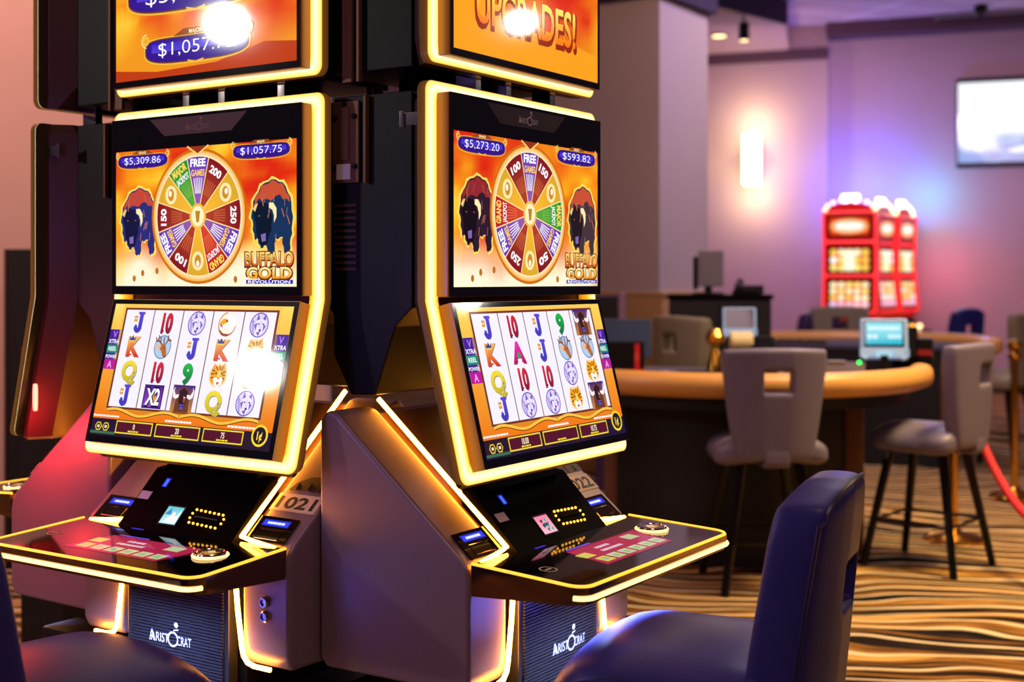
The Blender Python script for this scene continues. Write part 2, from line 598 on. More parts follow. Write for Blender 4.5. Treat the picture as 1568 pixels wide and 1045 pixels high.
def plaque(cv, u, v, wd, h, amount, title, L=30, dark=(52, 20, 140)):
    """blue jackpot plate with gold scrolls."""
    gold = (238, 186, 60)
    k = h / 2
    body = []
    for i in range(40):
        a = -PI + 2 * PI * i / 40
        c_, s_ = math.cos(a), math.sin(a)
        x = wd / 2 * math.copysign(abs(c_) ** .42, c_)
        y = k * math.copysign(abs(s_) ** .62, s_)
        body.append((u + x, v + y - k * .16 * (1 - (2 * x / wd) ** 2)))
    big = [(u + (p[0] - u) * 1.04, v + (p[1] - v) * 1.22) for p in body]
    cv.poly(big, gold, L)
    cv.poly([(u + (p[0] - u) * 1.015, v + (p[1] - v) * 1.10) for p in body], (120, 60, 20), L + 1)
    cv.poly(body, dark, L + 2)
    cv.rect(u - wd * .44, v - k * .2, u + wd * .44, v + k * .55, (86, 62, 214), L + 3, (60, 40, 190))
    for sg in (-1, 1):
        cx = u + sg * wd * .5
        cv.ring(cx, v + k * .9, k * .16, k * .42, gold, L + 4, 16)
        cv.ring(cx - sg * k * .1, v + k * .9, k * .52, k * .62, (255, 226, 140), L + 4, 12, PI * .5, PI * 1.5 if sg < 0 else -PI * .5)
    cv.line([(u - k * .9, v - k * 1.16), (u, v - k * 1.34), (u + k * .9, v - k * 1.16)], k * .14, gold, L + 4)
    cv.poly([(u - wd * .22, v + k * 1.0), (u + wd * .22, v + k * 1.0), (u + wd * .12, v + k * 1.55), (u - wd * .12, v + k * 1.55)], (150, 70, 24), L + 2)
    cv.text(title, u, v + k * 1.26, k * .36, (255, 232, 170), L + 5, .02)
    cv.text(amount, u, v + k * .05, k * 1.15, WHITE, L + 6, -.008, fit=wd * .74)

def bison(cv, u, v, wd, h, mane, dark, L, flip=1):
    """shaggy bison walking towards us: high hump, low head, one pale horn catching the light."""
    rnd = random.Random(int(abs(u) * 1000) + L)
    def P(pts): return [(u + flip * x * wd, v + y * h) for x, y in pts]
    def shag(pts, amp):
        out = []
        for i, p in enumerate(pts):
            q = pts[(i + 1) % len(pts)]
            for k in range(3):
                t = k / 3
                a = amp * (1 if k == 1 else -.3)
                dx, dy = q[0] - p[0], q[1] - p[1]
                l = math.hypot(dx, dy) or 1
                out.append((p[0] + dx * t + dy / l * a, p[1] + dy * t - dx / l * a))
        return out
    body = [(-.50, .06), (-.40, .30), (-.18, .48), (.10, .52), (.34, .42), (.48, .18), (.50, -.10), (.46, -.30), (.42, -.50), (.30, -.50), (.26, -.28), (.10, -.30), (.04, -.52), (-.10, -.50), (-.12, -.34), (-.26, -.44), (-.34, -.30), (-.42, -.30), (-.46, -.10)]
    body = body[::-1]
    cv.poly(P([(x * 1.10, y * 1.06) for x, y in shag(body, .03)]), (255, 220, 96), L)
    cv.poly(P(shag(body, .02)), dark, L + 1)
    cv.poly(P(shag([(-.44, .16), (-.36, .32), (-.16, .46), (.10, .50), (.32, .40), (.44, .20), (.20, .30), (-.10, .24), (-.30, .26)][::-1], .03)), mane, L + 2)
    cv.poly(P(shag([(-.44, .14), (-.26, .22), (-.06, .16), (.02, -.04), (-.04, -.24), (-.14, -.40), (-.28, -.38), (-.38, -.18)][::-1], .02)), mixc(dark, (0, 0, 0), .5), L + 3)
    horn = [(-.06, .20), (.04, .20), (.12, .12), (.12, .0), (.06, -.08), (.06, .02), (.02, .10), (-.06, .13)]
    cv.poly(P(horn), (255, 236, 176), L + 5)
    cv.poly(P([(-.40, .18), (-.33, .20), (-.40, .08), (-.46, .12)]), (235, 200, 130), L + 5)
    for x, y in ((-.08, .02), (-.30, .02)):
        cv.ell(u + flip * x * wd, v + y * h, wd * .025, h * .010, (150, 90, 60), L + 5, 8)
    cv.poly(P([(-.26, -.24), (-.14, -.22), (-.14, -.33), (-.24, -.34)]), (130, 100, 176), L + 4)
    for k in range(16):
        x, y = rnd.uniform(-.3, .42), rnd.uniform(-.25, .42)
        if x < .05 and y < .1: continue
        cv.line([(u + flip * x * wd, v + y * h), (u + flip * (x + rnd.uniform(-.06, .06)) * wd, v + (y - .11) * h)], wd * .018, mixc(mixc(dark, mane, rnd.random()), (255, 190, 120), .35), L + 4)

def head_disc(cv, u, v, r, L, kind):
    """small round picture of an animal head on a reel."""
    def P(pts): return [(u + x * r, v + y * r) for x, y in pts]
    if kind == 'wolf':
        a, b, c = (222, 208, 250), (120, 92, 190), (70, 48, 140)
        cv.ell(u, v, r, r, a, L, 24)
        cv.ring(u, v, r * .90, r, b, L + 1, 24)
        cv.poly(P([(-.45, -.55), (-.5, .0), (-.35, .35), (-.22, .95), (.05, .45), (.28, .5), (.62, .95), (.66, .3), (.72, -.1), (.45, -.55), (.2, -.85), (-.1, -.9)]), (236, 228, 252), L + 1)
        for t in ([(-.35, .35), (-.22, .95), (.0, .45)], [(.3, .5), (.62, .95), (.62, .35)], [(-.5, .0), (-.2, .2), (-.3, -.5)], [(.72, -.1), (.45, .1), (.48, -.5)], [(-.2, -.6), (.2, -.5), (.1, -.9)]):
            cv.poly(P(t), b, L + 2)
        cv.poly(P([(.02, .3), (.3, .3), (.26, -.35), (.06, -.35)]), a, L + 2)
        cv.ell(u - .06 * r, v + .08 * r, .10 * r, .06 * r, c, L + 3, 10)
        cv.ell(u + .44 * r, v + .08 * r, .10 * r, .06 * r, c, L + 3, 10)
        cv.ell(u + .18 * r, v - .42 * r, .13 * r, .10 * r, (110, 30, 120), L + 3, 10)
        for k in range(6):
            cv.line([(u + (-.85 + .05 * k) * r, v + (.45 - .22 * k) * r), (u + (-.55 + .03 * k) * r, v + (.2 - .2 * k) * r)], r * .07, b, L + 3)
    elif kind == 'tiger':
        cv.ell(u, v - .02 * r, r, r * .96, (250, 214, 150), L, 24)
        cv.poly(P([(-.8, .2), (-.6, .95), (-.3, .7), (.3, .75), (.62, 1.05), (.85, .3), (.8, -.4), (.35, -.9), (-.2, -.9), (-.75, -.5)]), (242, 160, 26), L + 1)
        cv.poly(P([(-.45, -.2), (.6, -.15), (.5, -.75), (.1, -1.0), (-.3, -.8)]), (255, 250, 240), L + 2)
        cv.poly(P([(-.02, .35), (.26, .35), (.34, -.25), (-.10, -.25)]), (255, 206, 90), L + 3)
        for x0, y0, x1, y1 in ((-.7, .4, -.4, .3), (-.78, .1, -.45, .08), (-.3, .68, -.1, .4), (.45, .7, .3, .4), (.8, .3, .5, .25), (.8, 0, .55, .02), (.1, .75, .12, .45), (-.72, -.25, -.45, -.18), (.78, -.3, .55, -.2)):
            cv.line([(u + x0 * r, v + y0 * r), (u + x1 * r, v + y1 * r)], r * .09, (90, 44, 10), L + 4)
        for x in (-.22, .42):
            cv.ell(u + x * r, v + .14 * r, .13 * r, .08 * r, (70, 90, 30), L + 4, 10)
            cv.ell(u + x * r, v + .14 * r, .05 * r, .06 * r, (20, 10, 0), L + 5, 8)
        cv.poly(P([(.0, -.2), (.24, -.2), (.12, -.36)]), (200, 90, 80), L + 4)
        cv.poly(P([(-.08, -.55), (.3, -.55), (.12, -.8)]), (170, 70, 60), L + 4)
    elif kind == 'eagle':
        cv.ell(u, v, r, r, (250, 240, 226), L, 24)
        cv.ring(u, v, r * .9, r, (214, 130, 50), L + 1, 24, PI * .55, PI * 1.95)
        cv.poly(P([(-.6, .2), (-.2, .6), (.35, .75), (.8, .5), (.85, -.3), (.4, -.6), (.1, -.2), (-.3, -.05)]), (255, 253, 250), L + 1)
        cv.poly(P([(-.85, .1), (-.5, .45), (-.05, .42), (.1, .2), (-.3, .02), (-.55, -.1), (-.72, -.3)]), (244, 170, 30), L + 2)
        cv.ell(u - .1 * r, v + .25 * r, .09 * r, .09 * r, (120, 60, 10), L + 3, 10)
        cv.poly(P([(-.9, -.35), (-.3, -.75), (.3, -.8), (.75, -.6), (.2, -.95), (-.4, -.9)]), (150, 60, 30), L + 2)
        cv.line([(u - .72 * r, v - .02 * r), (u - .5 * r, v - .22 * r)], r * .1, (70, 90, 210), L + 3)
    elif kind == 'elk':
        cv.ell(u, v, r, r, (176, 206, 236), L, 24)
        cv.ring(u, v, r * .9, r, (110, 140, 190), L + 1, 24)
        cv.poly(P([(-.1, .2), (.3, .25), (.45, -.05), (.62, -.6), (.42, -.9), (.2, -.75), (-.1, -.3), (-.4, -.1)]), (190, 104, 44), L + 2)
        cv.poly(P([(-.95, .1), (-.4, .35), (-.1, .2), (-.3, -.2), (-.7, -.3)]), (222, 190, 170), L + 2)
        for q in ([(-.1, .2), (-.5, .5), (-.8, .45), (-.9, .75)], [(-.3, .36), (-.35, .85)], [(-.55, .5), (-.6, .95)], [(.3, .25), (.55, .6), (.9, .55)], [(.5, .5), (.5, .95)], [(.1, .25), (.05, .8)]):
            cv.line([(u + x * r, v + y * r) for x, y in q], r * .12, (130, 60, 30), L + 3)
        cv.ell(u + .22 * r, v - .05 * r, .06 * r, .06 * r, (30, 16, 10), L + 4, 8)
        cv.ell(u + .48 * r, v - .78 * r, .10 * r, .07 * r, (70, 30, 20), L + 4, 8)
    else:
        h = r * 1.12
        cv.rect(u - h * 1.1, v - h * .98, u + h * 1.1, v + h * .98, (196, 130, 60), L, (60, 30, 120))
        cv.poly(P([(-.8, -1.08), (-.7, .2), (-.4, .85), (.4, .95), (.75, .3), (.85, -1.08)]), (110, 62, 36), L + 1)
        cv.poly(P([(-.42, .6), (.0, .9), (.45, .6), (.5, .0), (.3, -.75), (.05, -.95), (-.2, -.8), (-.45, .0)]), (52, 26, 40), L + 2)
        for sg in (-1, 1):
            cv.poly(P([(sg * .45, .35), (sg * .85, .3), (sg * 1.05, .62), (sg * 1.0, .95), (sg * 1.2, .6), (sg * 1.12, .1), (sg * .8, -.05), (sg * .48, .1)]), (246, 238, 240), L + 3)
        cv.poly(P([(.05, .3), (.42, .1), (.3, -.4), (.1, -.2)]), (150, 80, 40), L + 3)
        cv.ell(u + .22 * r, v + .1 * r, .08 * r, .06 * r, (240, 210, 240), L + 4, 8)
        cv.poly(P([(-.22, -.45), (.3, -.45), (.2, -.85), (-.1, -.85)]), (110, 84, 200), L + 4)
        cv.line([(u - .1 * r, v - .6 * r), (u + .2 * r, v - .6 * r)], r * .08, (40, 20, 70), L + 5)

def reel_symbol(cv, u, v, r, s, L):
    if s in ('wolf', 'tiger', 'eagle', 'elk', 'bison'):
        head_disc(cv, u, v, r * .98, L, s); return
    style = {'J': ((92, 70, 220), (70, 60, 190)), '10': ((226, 40, 60), (150, 20, 50)), '9': ((30, 190, 70), (10, 120, 60)), 'K': ((250, 190, 90), (214, 60, 30)),
             'Q': ((244, 220, 60), (206, 186, 40)), 'A': ((240, 50, 190), (190, 20, 90)), 'X2': (WHITE, WHITE)}[s]
    if s == 'X2':
        cv.rect(u - r * 1.12, v - r * .95, u + r * 1.12, v + r * .95, (60, 26, 110), L)
        cv.rect(u - r * .98, v - r * .82, u + r * .98, v + r * .82, (150, 70, 200), L + 1, (90, 40, 150))
        cv.poly([(u - .5 * r, v - .1 * r), (u, v + .5 * r), (u + .5 * r, v - .1 * r), (u, v - .8 * r)], (240, 170, 40), L + 2)
        cv.text('X2', u, v + r * .02, r * 1.35, (40, 16, 80), L + 3, .09, fit=r * 1.75)
        cv.text('X2', u, v + r * .02, r * 1.3, WHITE, L + 4, .03, fit=r * 1.6)
        return
    if s == 'J':
        for k_, (o_, c0, c1) in enumerate(((.05, (110, 90, 120), (110, 90, 120)), (0, *style))):
            a_, b_ = u + (.02 + o_) * r, u + (.42 + o_) * r
            vv = v - o_ * r
            cv.rect(a_, vv - .42 * r, b_, vv + .80 * r, c1, L + k_, c0)
            cv.rect(a_ - .18 * r, vv + .66 * r, b_ + .14 * r, vv + .84 * r, c0, L + k_)
            cv.ring(u + (.02 + o_) * r - .06 * r, vv - .42 * r, .06 * r, .46 * r, c1, L + k_, 12, PI, 2 * PI)
            cv.ell(u + (o_ - .27) * r, vv - .36 * r, .15 * r, .15 * r, c1, L + k_, 12)
        for k in range(2):
            for q in range(2):
                cv.ell(u + (-.46 + .2 * q) * r, v + (.40 - .28 * k) * r, .12 * r, .13 * r, (222, 160, 50), L + 3, 8)
        return
    h = r * 1.55
    fit = {'10': r * 1.2}.get(s)
    sx = 1.0
    du = {'J': .22 * r}.get(s, 0)
    cv.text(s, u + du + r * .05, v - r * .05, h, (110, 90, 110), L, .05, sx, fit=fit * 1.06 if fit else None)
    cv.text(s, u + du, v, h, style[1], L + 1, .05, sx, top=style[0], fit=fit)
    serif = {'J': [(-.30 + .52, .72, .42)], '10': [(-.38, -.70, .34)], 'K': [(-.28, -.72, .36), (.42, -.72, .36), (-.28, .72, .3)], 'A': [(-.42, -.72, .34), (.42, -.72, .34)]}.get(s, [])
    for x, y, wd in serif:
        yy = v + y * r
        cv.rect(u + (x - wd / 2) * r, yy - .07 * r, u + (x + wd / 2) * r, yy + .07 * r, style[0] if y > 0 else style[1], L + 2)
    if s == 'J':
        for k in range(2):
            for q in range(2):
                cv.ell(u + (-.36 + .2 * q) * r, v + (.3 - .28 * k) * r, .12 * r, .13 * r, (222, 160, 50), L + 3, 8)
    elif s == 'K':
        cv.poly([(u - .62 * r, v + .4 * r), (u - .66 * r, v + .85 * r), (u - .48 * r, v + .62 * r), (u - .3 * r, v + .9 * r), (u - .12 * r, v + .62 * r), (u + .06 * r, v + .85 * r), (u + .02 * r, v + .4 * r)], (60, 70, 150), L + 4)
        cv.rect(u - .62 * r, v + .34 * r, u + .02 * r, v + .46 * r, (240, 200, 90), L + 5)
    elif s == 'Q':
        cv.ell(u + .62 * r, v - .2 * r, .12 * r, .12 * r, (150, 140, 140), L + 3, 8)
        cv.ell(u + .62 * r, v - .52 * r, .14 * r, .12 * r, (170, 160, 150), L + 3, 8)
    elif s == 'A':
        cv.poly([(u, v + .02 * r), (u + .26 * r, v - .26 * r), (u, v - .54 * r), (u - .26 * r, v - .26 * r)], (30, 170, 80), L + 4)

def logo(cv, u, v, wd, col, L):
    """the maker's lettering with the small figure above its O."""
    h = wd * .16
    cv.text('ARIST', u - wd * .265, v, h, col, L, .0, fit=wd * .44)
    cv.text('CRAT', u + wd * .325, v, h, col, L, .0, fit=wd * .34)
    cv.text('A', u - wd * .46, v + h * .12, h * 1.3, col, L, 0, .7)
    cv.ring(u + wd * .055, v + h * .02, h * .62, h * .82, col, L, 20)
    cv.ell(u + wd * .13, v + h * 1.55, h * .30, h * .30, col, L, 14)
    cv.line([(u + wd * .08, v + h * .98), (u + wd * .18, v + h * 1.08)], h * .14, col, L)

# ------------------------------------------------------------------ the setting
def setting():
    # walls run at 20 degrees to the view
    e = Vector((.9397, -.342, 0)); nrm = Vector((-.342, -.9397, 0))
    o = Vector((4.13, 17.0, 0))
    def wall(name, t0, t1, z0, z1, off, th, m):
        mb = MB()
        a = o + e * t0 + nrm * off; b = o + e * t1 + nrm * off
        c = b - nrm * th; d = a - nrm * th
        mb.prism([(a.x, a.y), (b.x, b.y), (c.x, c.y), (d.x, d.y)], 'z', z0, z1)
        return struct(mb.build(name, m))
    wall('wall_back', 0, 5.2, 0, 4.8, 0, .2, M['wall'])
    wall('wall_far', -15, 0, 0, 4.8, .12, .32, M['wall'])
    wall('trim_1', .0, 5.2, 4.52, 4.72, .35, .35, M['cove'])
    wall('trim_5', -3.5, 0.0, 4.27, 4.40, .24, .12, M['cove'])
    wall('baseboard_back', 0, 5.2, 0, .14, .02, .02, M['table_dark'])
    mb = MB(); mb.box((-14, -3, -.1), (12, 24, 0))
    struct(mb.build('floor', M['carpet']))
    mb = MB(); mb.box((-14, -1, 4.7), (12, 24, 4.82))
    struct(mb.build('ceiling', M['ceiling']))
    # dropped soffit with a dark fascia
    mb = MB()
    poly = [(3.2, 15.28), (1.9, 13.93), (-3.2, 8.7), (-8.5, 14.2), (-6, 20.6), (2.6, 17.4), (3.6, 17.0)]
    mb.prism(poly, 'z', 4.4, 4.69)
    struct(mb.build('ceiling_soffit', M['soffit']))
    mb = MB()
    a, b = Vector((3.2, 15.28)), Vector((-3.2, 8.7))
    d = (b - a).normalized(); n = Vector((-d.y, d.x)) * .03
    if n.y > 0: n = -n
    mb.prism([tuple(a), tuple(b), tuple(b + n), tuple(a + n)], 'z', 4.4, 4.69)
    struct(mb.build('trim_2', M['fascia']))
    # left wall behind the first machines
    mb = MB(); mb.box((-9, 7.0, 0), (-1.0, 7.2, 4.7))
    struct(mb.build('wall_left', M['wall_left']))
    # pillar
    cnr = Vector((1.05, 9.3)); l = Vector((-.832, .554)); r = Vector((.554, .832))
    p = [cnr, cnr + r * .8, cnr + r * .8 + l * 1.3, cnr + l * 1.3]
    mb = MB(); mb.prism([tuple(q) for q in p], 'z', 0, 4.4)
    struct(mb.build('pillar', M['pillar']))
    g = .025
    ctr = sum(p, Vector((0, 0))) / 4
    q = [ctr + (v - ctr) * 1.05 for v in p]
    mb = MB()
    mb.prism([tuple(v) for v in q], 'z', 0.0, 1.30)
    q2 = [ctr + (v - ctr) * 1.07 for v in p]
    mb.prism([tuple(v) for v in q2], 'z', 1.30, 1.33, .006)
    struct(mb.build('trim_3', M['wainscot']))
    q3 = [ctr + (v - ctr) * 1.10 for v in p]
    mb = MB(); mb.prism([tuple(v) for v in q3], 'z', 3.44, 4.39)
    struct(mb.build('trim_4', M['fascia']))
setting()

# ------------------------------------------------------------------ slot machines
SIDE = [(.334, .60), (.334, 1.118), (.312, 1.136), (.285, 1.130), (.0, .893), (-.045, .856), (-.060, .836), (-.066, .81), (-.066, .61), (-.052, .582), (.316, .578)]

def fold(sv):
    """front fold of the lower light frame: distance down the front -> (y, z); 0 at the top."""
    if sv <= .455: return (.035, 1.83 - sv)
    t = sv - .455
    return (.035 - t * .2413, 1.375 - t * .9705)

def ring_frame(mb_v, mb_f, cols, half, s0, s1, wd, pos, r=.022, depth=.020):
    """lit picture-frame ring: amber edges, bright middle; side walls go back by depth."""
    def loop(ins):
        h = half - ins
        a, b = s0 + ins, s1 - ins
        rr = max(.006, r - ins * .3)
        pts = []
        def arc(cx, cs, a0, n=5):
            for k in range(n + 1):
                an = a0 + PI / 2 * k / n
                pts.append((cx + rr * math.cos(an), cs - rr * math.sin(an)))
        # right side going up is not needed in order, walk clockwise from top right
        arc(h - rr, a + rr, 0)            # top right (cos: right, -sin: up)
        arc(-h + rr, a + rr, PI / 2)      # top left
        if pos is fold: pts.append((-h, .455))
        arc(-h + rr, b - rr, PI)          # bottom left
        arc(h - rr, b - rr, PI * 1.5)     # bottom right
        if pos is fold: pts.append((h, .455))
        return pts
    lv = [(0, (90, 52, 14), .001), (.0008, (250, 180, 70), 0), (.006, (255, 216, 120), -.003), (wd * .30, (255, 240, 188), -.004), (wd * .52, (255, 222, 126), -.004), (wd * .75, (252, 184, 56), -.002), (wd, (226, 140, 24), .002)]
    rings = []
    rings.append(([(x, sv, depth) for x, sv in loop(0)], (58, 32, 10)))
    for ins, c, dy in lv:
        rings.append(([(x, sv, dy) for x, sv in loop(ins)], c))
    rings.append(([(x, sv, depth) for x, sv in loop(wd)], (160, 90, 10)))
    rings.append(([(x, sv, depth + .001) for x, sv in loop(wd)], (14, 6, 2)))
    rings.append(([(x, sv, depth + .001) for x, sv in loop(0)], (14, 6, 2)))
    base = len(mb_v)
    n = len(rings[0][0])
    for pts, c in rings:
        for x, sv, dy in pts:
            y, z = pos(sv)
            mb_v.append((x, y + dy, z))
    for i in range(len(rings) - 1):
        for k in range(n):
            q = (base + i * n + k, base + (i + 1) * n + k, base + (i + 1) * n + (k + 1) % n, base + i * n + (k + 1) % n)
            mb_f.append(q)
            ca, cb = rings[i][1], rings[i + 1][1]
            cols.append([ca, cb, cb, ca])

def frame_obj(name, parent, half, s0, s1, wd, pos):
    v, f, c = [], [], []
    ring_frame(v, f, c, half, s0, s1, wd, pos)
    me = bpy.data.meshes.new(name)
    me.from_pydata(v, [], f)
    a = me.color_attributes.new('Col', 'FLOAT_COLOR', 'CORNER')
    data = []
    for cs in c:
        for q in cs: data += [*lin(q), 1]
    a.data.foreach_set('color', data)
    bm = bmesh.new(); bm.from_mesh(me)
    bmesh.ops.recalc_face_normals(bm, faces=bm.faces[:])
    bm.to_mesh(me); bm.free()
    return link(name, me, M['light_frame'], parent, 40)

CN = Vector((0, -.114, .11)).normalized()
def console_pt(x, s):
    """point on the sloped black panel: s metres up the slope."""
    k = Vector((0, .110, .114)).normalized()
    return Vector((x, -.09, .843)) + k * s

def slot_machine(label, C0, theta, conf, group):
    t = thing('slot_machine', label, 'slot machine', (C0[0], C0[1], 0), R(theta), group)
    lx, lz = Vector((1, 0, 0)), Vector((0, 0, 1))
    # --- stand and middle body
    mb = MB(); mb.box((-.19, -.045, 0), (.19, .31, .82), .006)
    mb.build('pedestal', M['black'], t)
    mb = MB()
    mb.prism([(.02, .82), (-.02, .868), (.285, 1.118), (.333, 1.118), (.333, .82)], 'x', -.196, .196)
    mb.build('inner_cabinet', M['housing'], t)
    mb = MB(); mb.box((-.30, .02, .0), (.30, .30, .50), .006)
    mb.build('base_stand', M['table_dark'], t)
    # --- front grille with fine ribs
    mb = MB()
    mb.box((-.165, -.075, .05), (.165, -.045, .775), .004)
    for i in range(100):
        z = .07 + i * .007
        mb.box((-.152, -.081, z), (.152, -.073, z + .0042))
    g = mb.build('speaker_grille', M['grille'], t)
    cv = Canvas((0, -.0815, 0), lx, lz)
    logo(cv, -.012 if theta < 0 else .03, .607, .135, (226, 226, 240), 2)
    lg = cv.build('maker_lettering', M['printed'], g)
    lg['label'] = 'white lettering'
    # --- side wings with sloped top
    for sg in (-1, 1):
        mb = MB()
        mb.prism(SIDE, 'x', sg * .335, sg * .196, .010, 3)
        wg = mb.build('side_wing', M['wing'], t)
        mb = MB()
        # groove lines on the outer skin and the front
        mb.prism([(-.0665, .789), (-.0672, .789), (-.0672, .791), (-.0665, .791)], 'x', sg * .32, sg * .20)
        mb.build('panel_seam', M['black'], wg, 0)
        # bright strip along the inner edge of the slope, turning outward at the deck
        mb = MB()
        x0 = sg * .186
        pts = [(sg * .180, .295, 1.150), (sg * .186, .0, .905), (sg * .190, -.060, .857), (sg * .240, -.067, .851), (sg * .300, -.0725, .846)]
        mb.tube(pts, .0055, 8)
        mb.build('light_strip', M['led'], t)
        # strip beside the grille, curling outward at the bottom
        mb = MB()
        pts = [(sg * .183, -.072, .765), (sg * .190, -.072, .70), (sg * .203, -.072, .62), (sg * .208, -.072, .602), (sg * .220, -.072, .589), (sg * .240, -.072, .584), (sg * .285, -.070, .583)]
        mb.tube(pts, .0055, 8)
        mb.build('light_strip', M['led'], t)
        # little ticket and card panel with a blue display on the slope
        up = Vector((0, .773, .634)); no = Vector((0, -.634, .773))
        def sl(x, s, h=0): return Vector((x, -.010, .8848)) + up * s + no * h
        cx = sg * .253
        mb = MB()
        P = [sl(cx - .056, -.058, .001), sl(cx + .056, -.058, .001), sl(cx + .056, .012, .001), sl(cx - .056, .012, .001)]
        Q = [p + no * .004 for p in P]
        mb.loft([[*P], [*Q]])
        pn = mb.build('ticket_panel', M['black_gloss'], t, 0)
        cv = Canvas(sl(cx, -.023, .0054), lx, up)
        cv.rect(-.040, .008, .040, .027, (30, 34, 120), 1)
        cv.rect(-.036, .011, .036, .024, (44, 60, 240), 2)
        cv.dashes(0, .0175, .050, .006, (214, 222, 255), 3, 6)
        cv.build('ticket_display', M['screen'], pn, 1.5)
        mb = MB()
        a = [sl(cx - .034, -.050, .0054), sl(cx + .034, -.050, .0054), sl(cx + .034, -.024, .0054), sl(cx - .034, -.024, .0054)]
        mb.tube(a, .0013, 6, True)
        mb.build('ticket_slot', M['bronze'], pn)
    # door locks on the right front
    for z in (.726, .695):
        mb = MB()
        mx = Matrix.Translation((.268, -.066, z)) @ Matrix.Rotation(R(90), 4, 'X')
        mb.lathe([(.0125, 0), (.0125, .007), (.010, .010), (.0075, .010), (.007, .006), (.002, .006)], 20, mx=mx)
        mb.build('door_lock', M['chrome'], t)
    # number plate and vent slots on the right wing
    up = Vector((0, .773, .634)); no = Vector((0, -.634, .773))
    def sl(x, s, h=0): return Vector((x, -.010, .8848)) + up * s + no * h
    mb = MB()
    P = [sl(.199, .034, .0005), sl(.331, .034, .0005), sl(.331, .084, .0005), sl(.199, .084, .0005)]
    mb.loft([P, [p + no * .0012 for p in P]])
    lb = mb.build('number_plate', M['label'], t, 0)
    cv = Canvas(sl(.265, .059, .0022), lx, up)
    cv.rect(-.064, -.0235, .064, .0235, (236, 214, 176), 0)
    if conf['number']: cv.text(conf['number'], 0, 0, .033, (34, 20, 12), 1, .03, fit=.110)
    nm = cv.build('number', M['printed'], lb)
    mb = MB()
    P = [sl(.215, .095, .0006), sl(.33, .095, .0006), sl(.33, .135, .0006), sl(.30, .142, .0006), sl(.255, .136, .0006), sl(.228, .118, .0006)]
    mb.loft([P, [p + no * .0012 for p in P]])
    for k in range(3):
        x = .235 + .034 * k
        mb.tube([sl(x, .098, .003), sl(x, .118 - .004 * abs(k - 1), .003)], .0016, 6)
    mb.build('vent_cover', M['slot_dark'], t, 0)
    # --- sloped console between the wings
    mb = MB()
    mb.prism([(-.093, .838), (-.09, .846), (.030, .968), (.060, .972), (.060, .84)], 'x', -.186, .186, .003)
    mb.prism([(.012, .962), (.055, 1.005), (.10, 1.005), (.10, .962)], 'x', -.15, .15, .004)
    con = mb.build('console', M['black_soft'], t)
    k = Vector((0, .110, .114)).normalized()
    cv = Canvas(console_pt(0, 0) + CN * .0035, lx, k)
    cv.rect(-.064, .022, -.004, .076, (18, 18, 24), 1)
    if conf['lcd'] == 'blue':
        cv.rect(-.060, .026, -.008, .072, (190, 226, 236), 2, (90, 190, 200))
        cv.poly([(-.05, .03), (-.03, .06), (-.02, .045), (-.012, .066), (-.010, .03)], (240, 248, 250), 3)
        cv.poly([(-.058, .05), (-.045, .069), (-.038, .05)], (60, 130, 190), 3)
    else:
        cv.rect(-.060, .026, -.008, .072, (246, 180, 196), 2, (250, 120, 150))
        for q in range(10):
            a = random.uniform(-.05, -.02); b = random.uniform(.032, .064)
            cv.poly([(a, b), (a + .012, b + .004), (a + .006, b - .008)], random.choice([(20, 110, 110), (40, 170, 150), (16, 40, 60), (230, 60, 110)]), 3 + q % 3)
    cv.build('player_display', M['screen'], con, 1.2)
    cv = Canvas(console_pt(0, 0) + CN * .0035, lx, k)
    cv.rect(-.126, .120, -.108, .146, (20, 24, 120), 1)
    cv.rect(-.122, .122, -.112, .143, (60, 90, 255), 2)
    cv.build('card_light', M['screen'], con, 1.6)
    mb = MB()
    for i in range(7):
        for s_ in (.038, .073):
            c = console_pt(.030 + i * .0145, s_ - .0008 * i) + CN * .003
            mb.rbox(c, (.003, .003, .003), (.0028, .0028, .0028), 2)
    for x, s_ in ((.024, .050), (.024, .062), (.126, .046), (.126, .058)):
        mb.rbox(console_pt(x, s_) + CN * .003, (.0028, .0028, .0028), (.0026, .0026, .0026), 2)
    mb.build('bill_slot_lights', M['amber_led'], con)
    mb = MB()
    mb.tube([console_pt(.038, .055) + CN * .003, console_pt(.112, .053) + CN * .003], .003, 6)
    mb.build('bill_slot', M['black_gloss'], con)
    mb = MB()
    P = [console_pt(-.178, .082) + CN * .0025, console_pt(-.142, .082) + CN * .0025, console_pt(-.142, .104) + CN * .0025, console_pt(-.178, .104) + CN * .0025]
    mb.loft([P, [p + CN * .0008 for p in P]])
    mb.build('sticker', M['paper'], con, 0)
    # small warning marks on the upper ledge
    cv = Canvas(Vector((0, .0335, .985)) , lx, Vector((0, .043, .043)))
    for x, s_ in ((-.035, '0'), (.05, 'x'), (.08, 'o')):
        cv.text(s_, x, 0, .014, (214, 60, 40), 40, .02)
    cv.build('warning_marks', M['screen'], con)
    # --- button deck
    def zt(y): return .832 + (y + .335) * .0566
    out = []
    def fil(cx, cy, r, a0, a1, n=6):
        for q in range(n + 1):
            a = a0 + (a1 - a0) * q / n
            out.append((cx + r * math.cos(a), cy + r * math.sin(a)))
    out.append((.332, -.070))
    fil(.300, -.300, .036, 0, -PI / 2)
    fil(-.300, -.300, .036, -PI / 2, -PI)
    out.append((-.332, -.070))
    mb = MB()
    lo = [(x * .985, y * .985, .798 - (y + .335) * .06) for x, y in out]
    mid = [(x, y, zt(y) - .014) for x, y in out]
    hi = [(x, y, zt(y) - .001) for x, y in out]
    mb.loft([lo, mid, hi])
    dk = mb.build('button_deck', M['bronze'], t, 30)
    mb = MB()
    ins = [(x * .975, y * .975 - .002) for x, y in out]
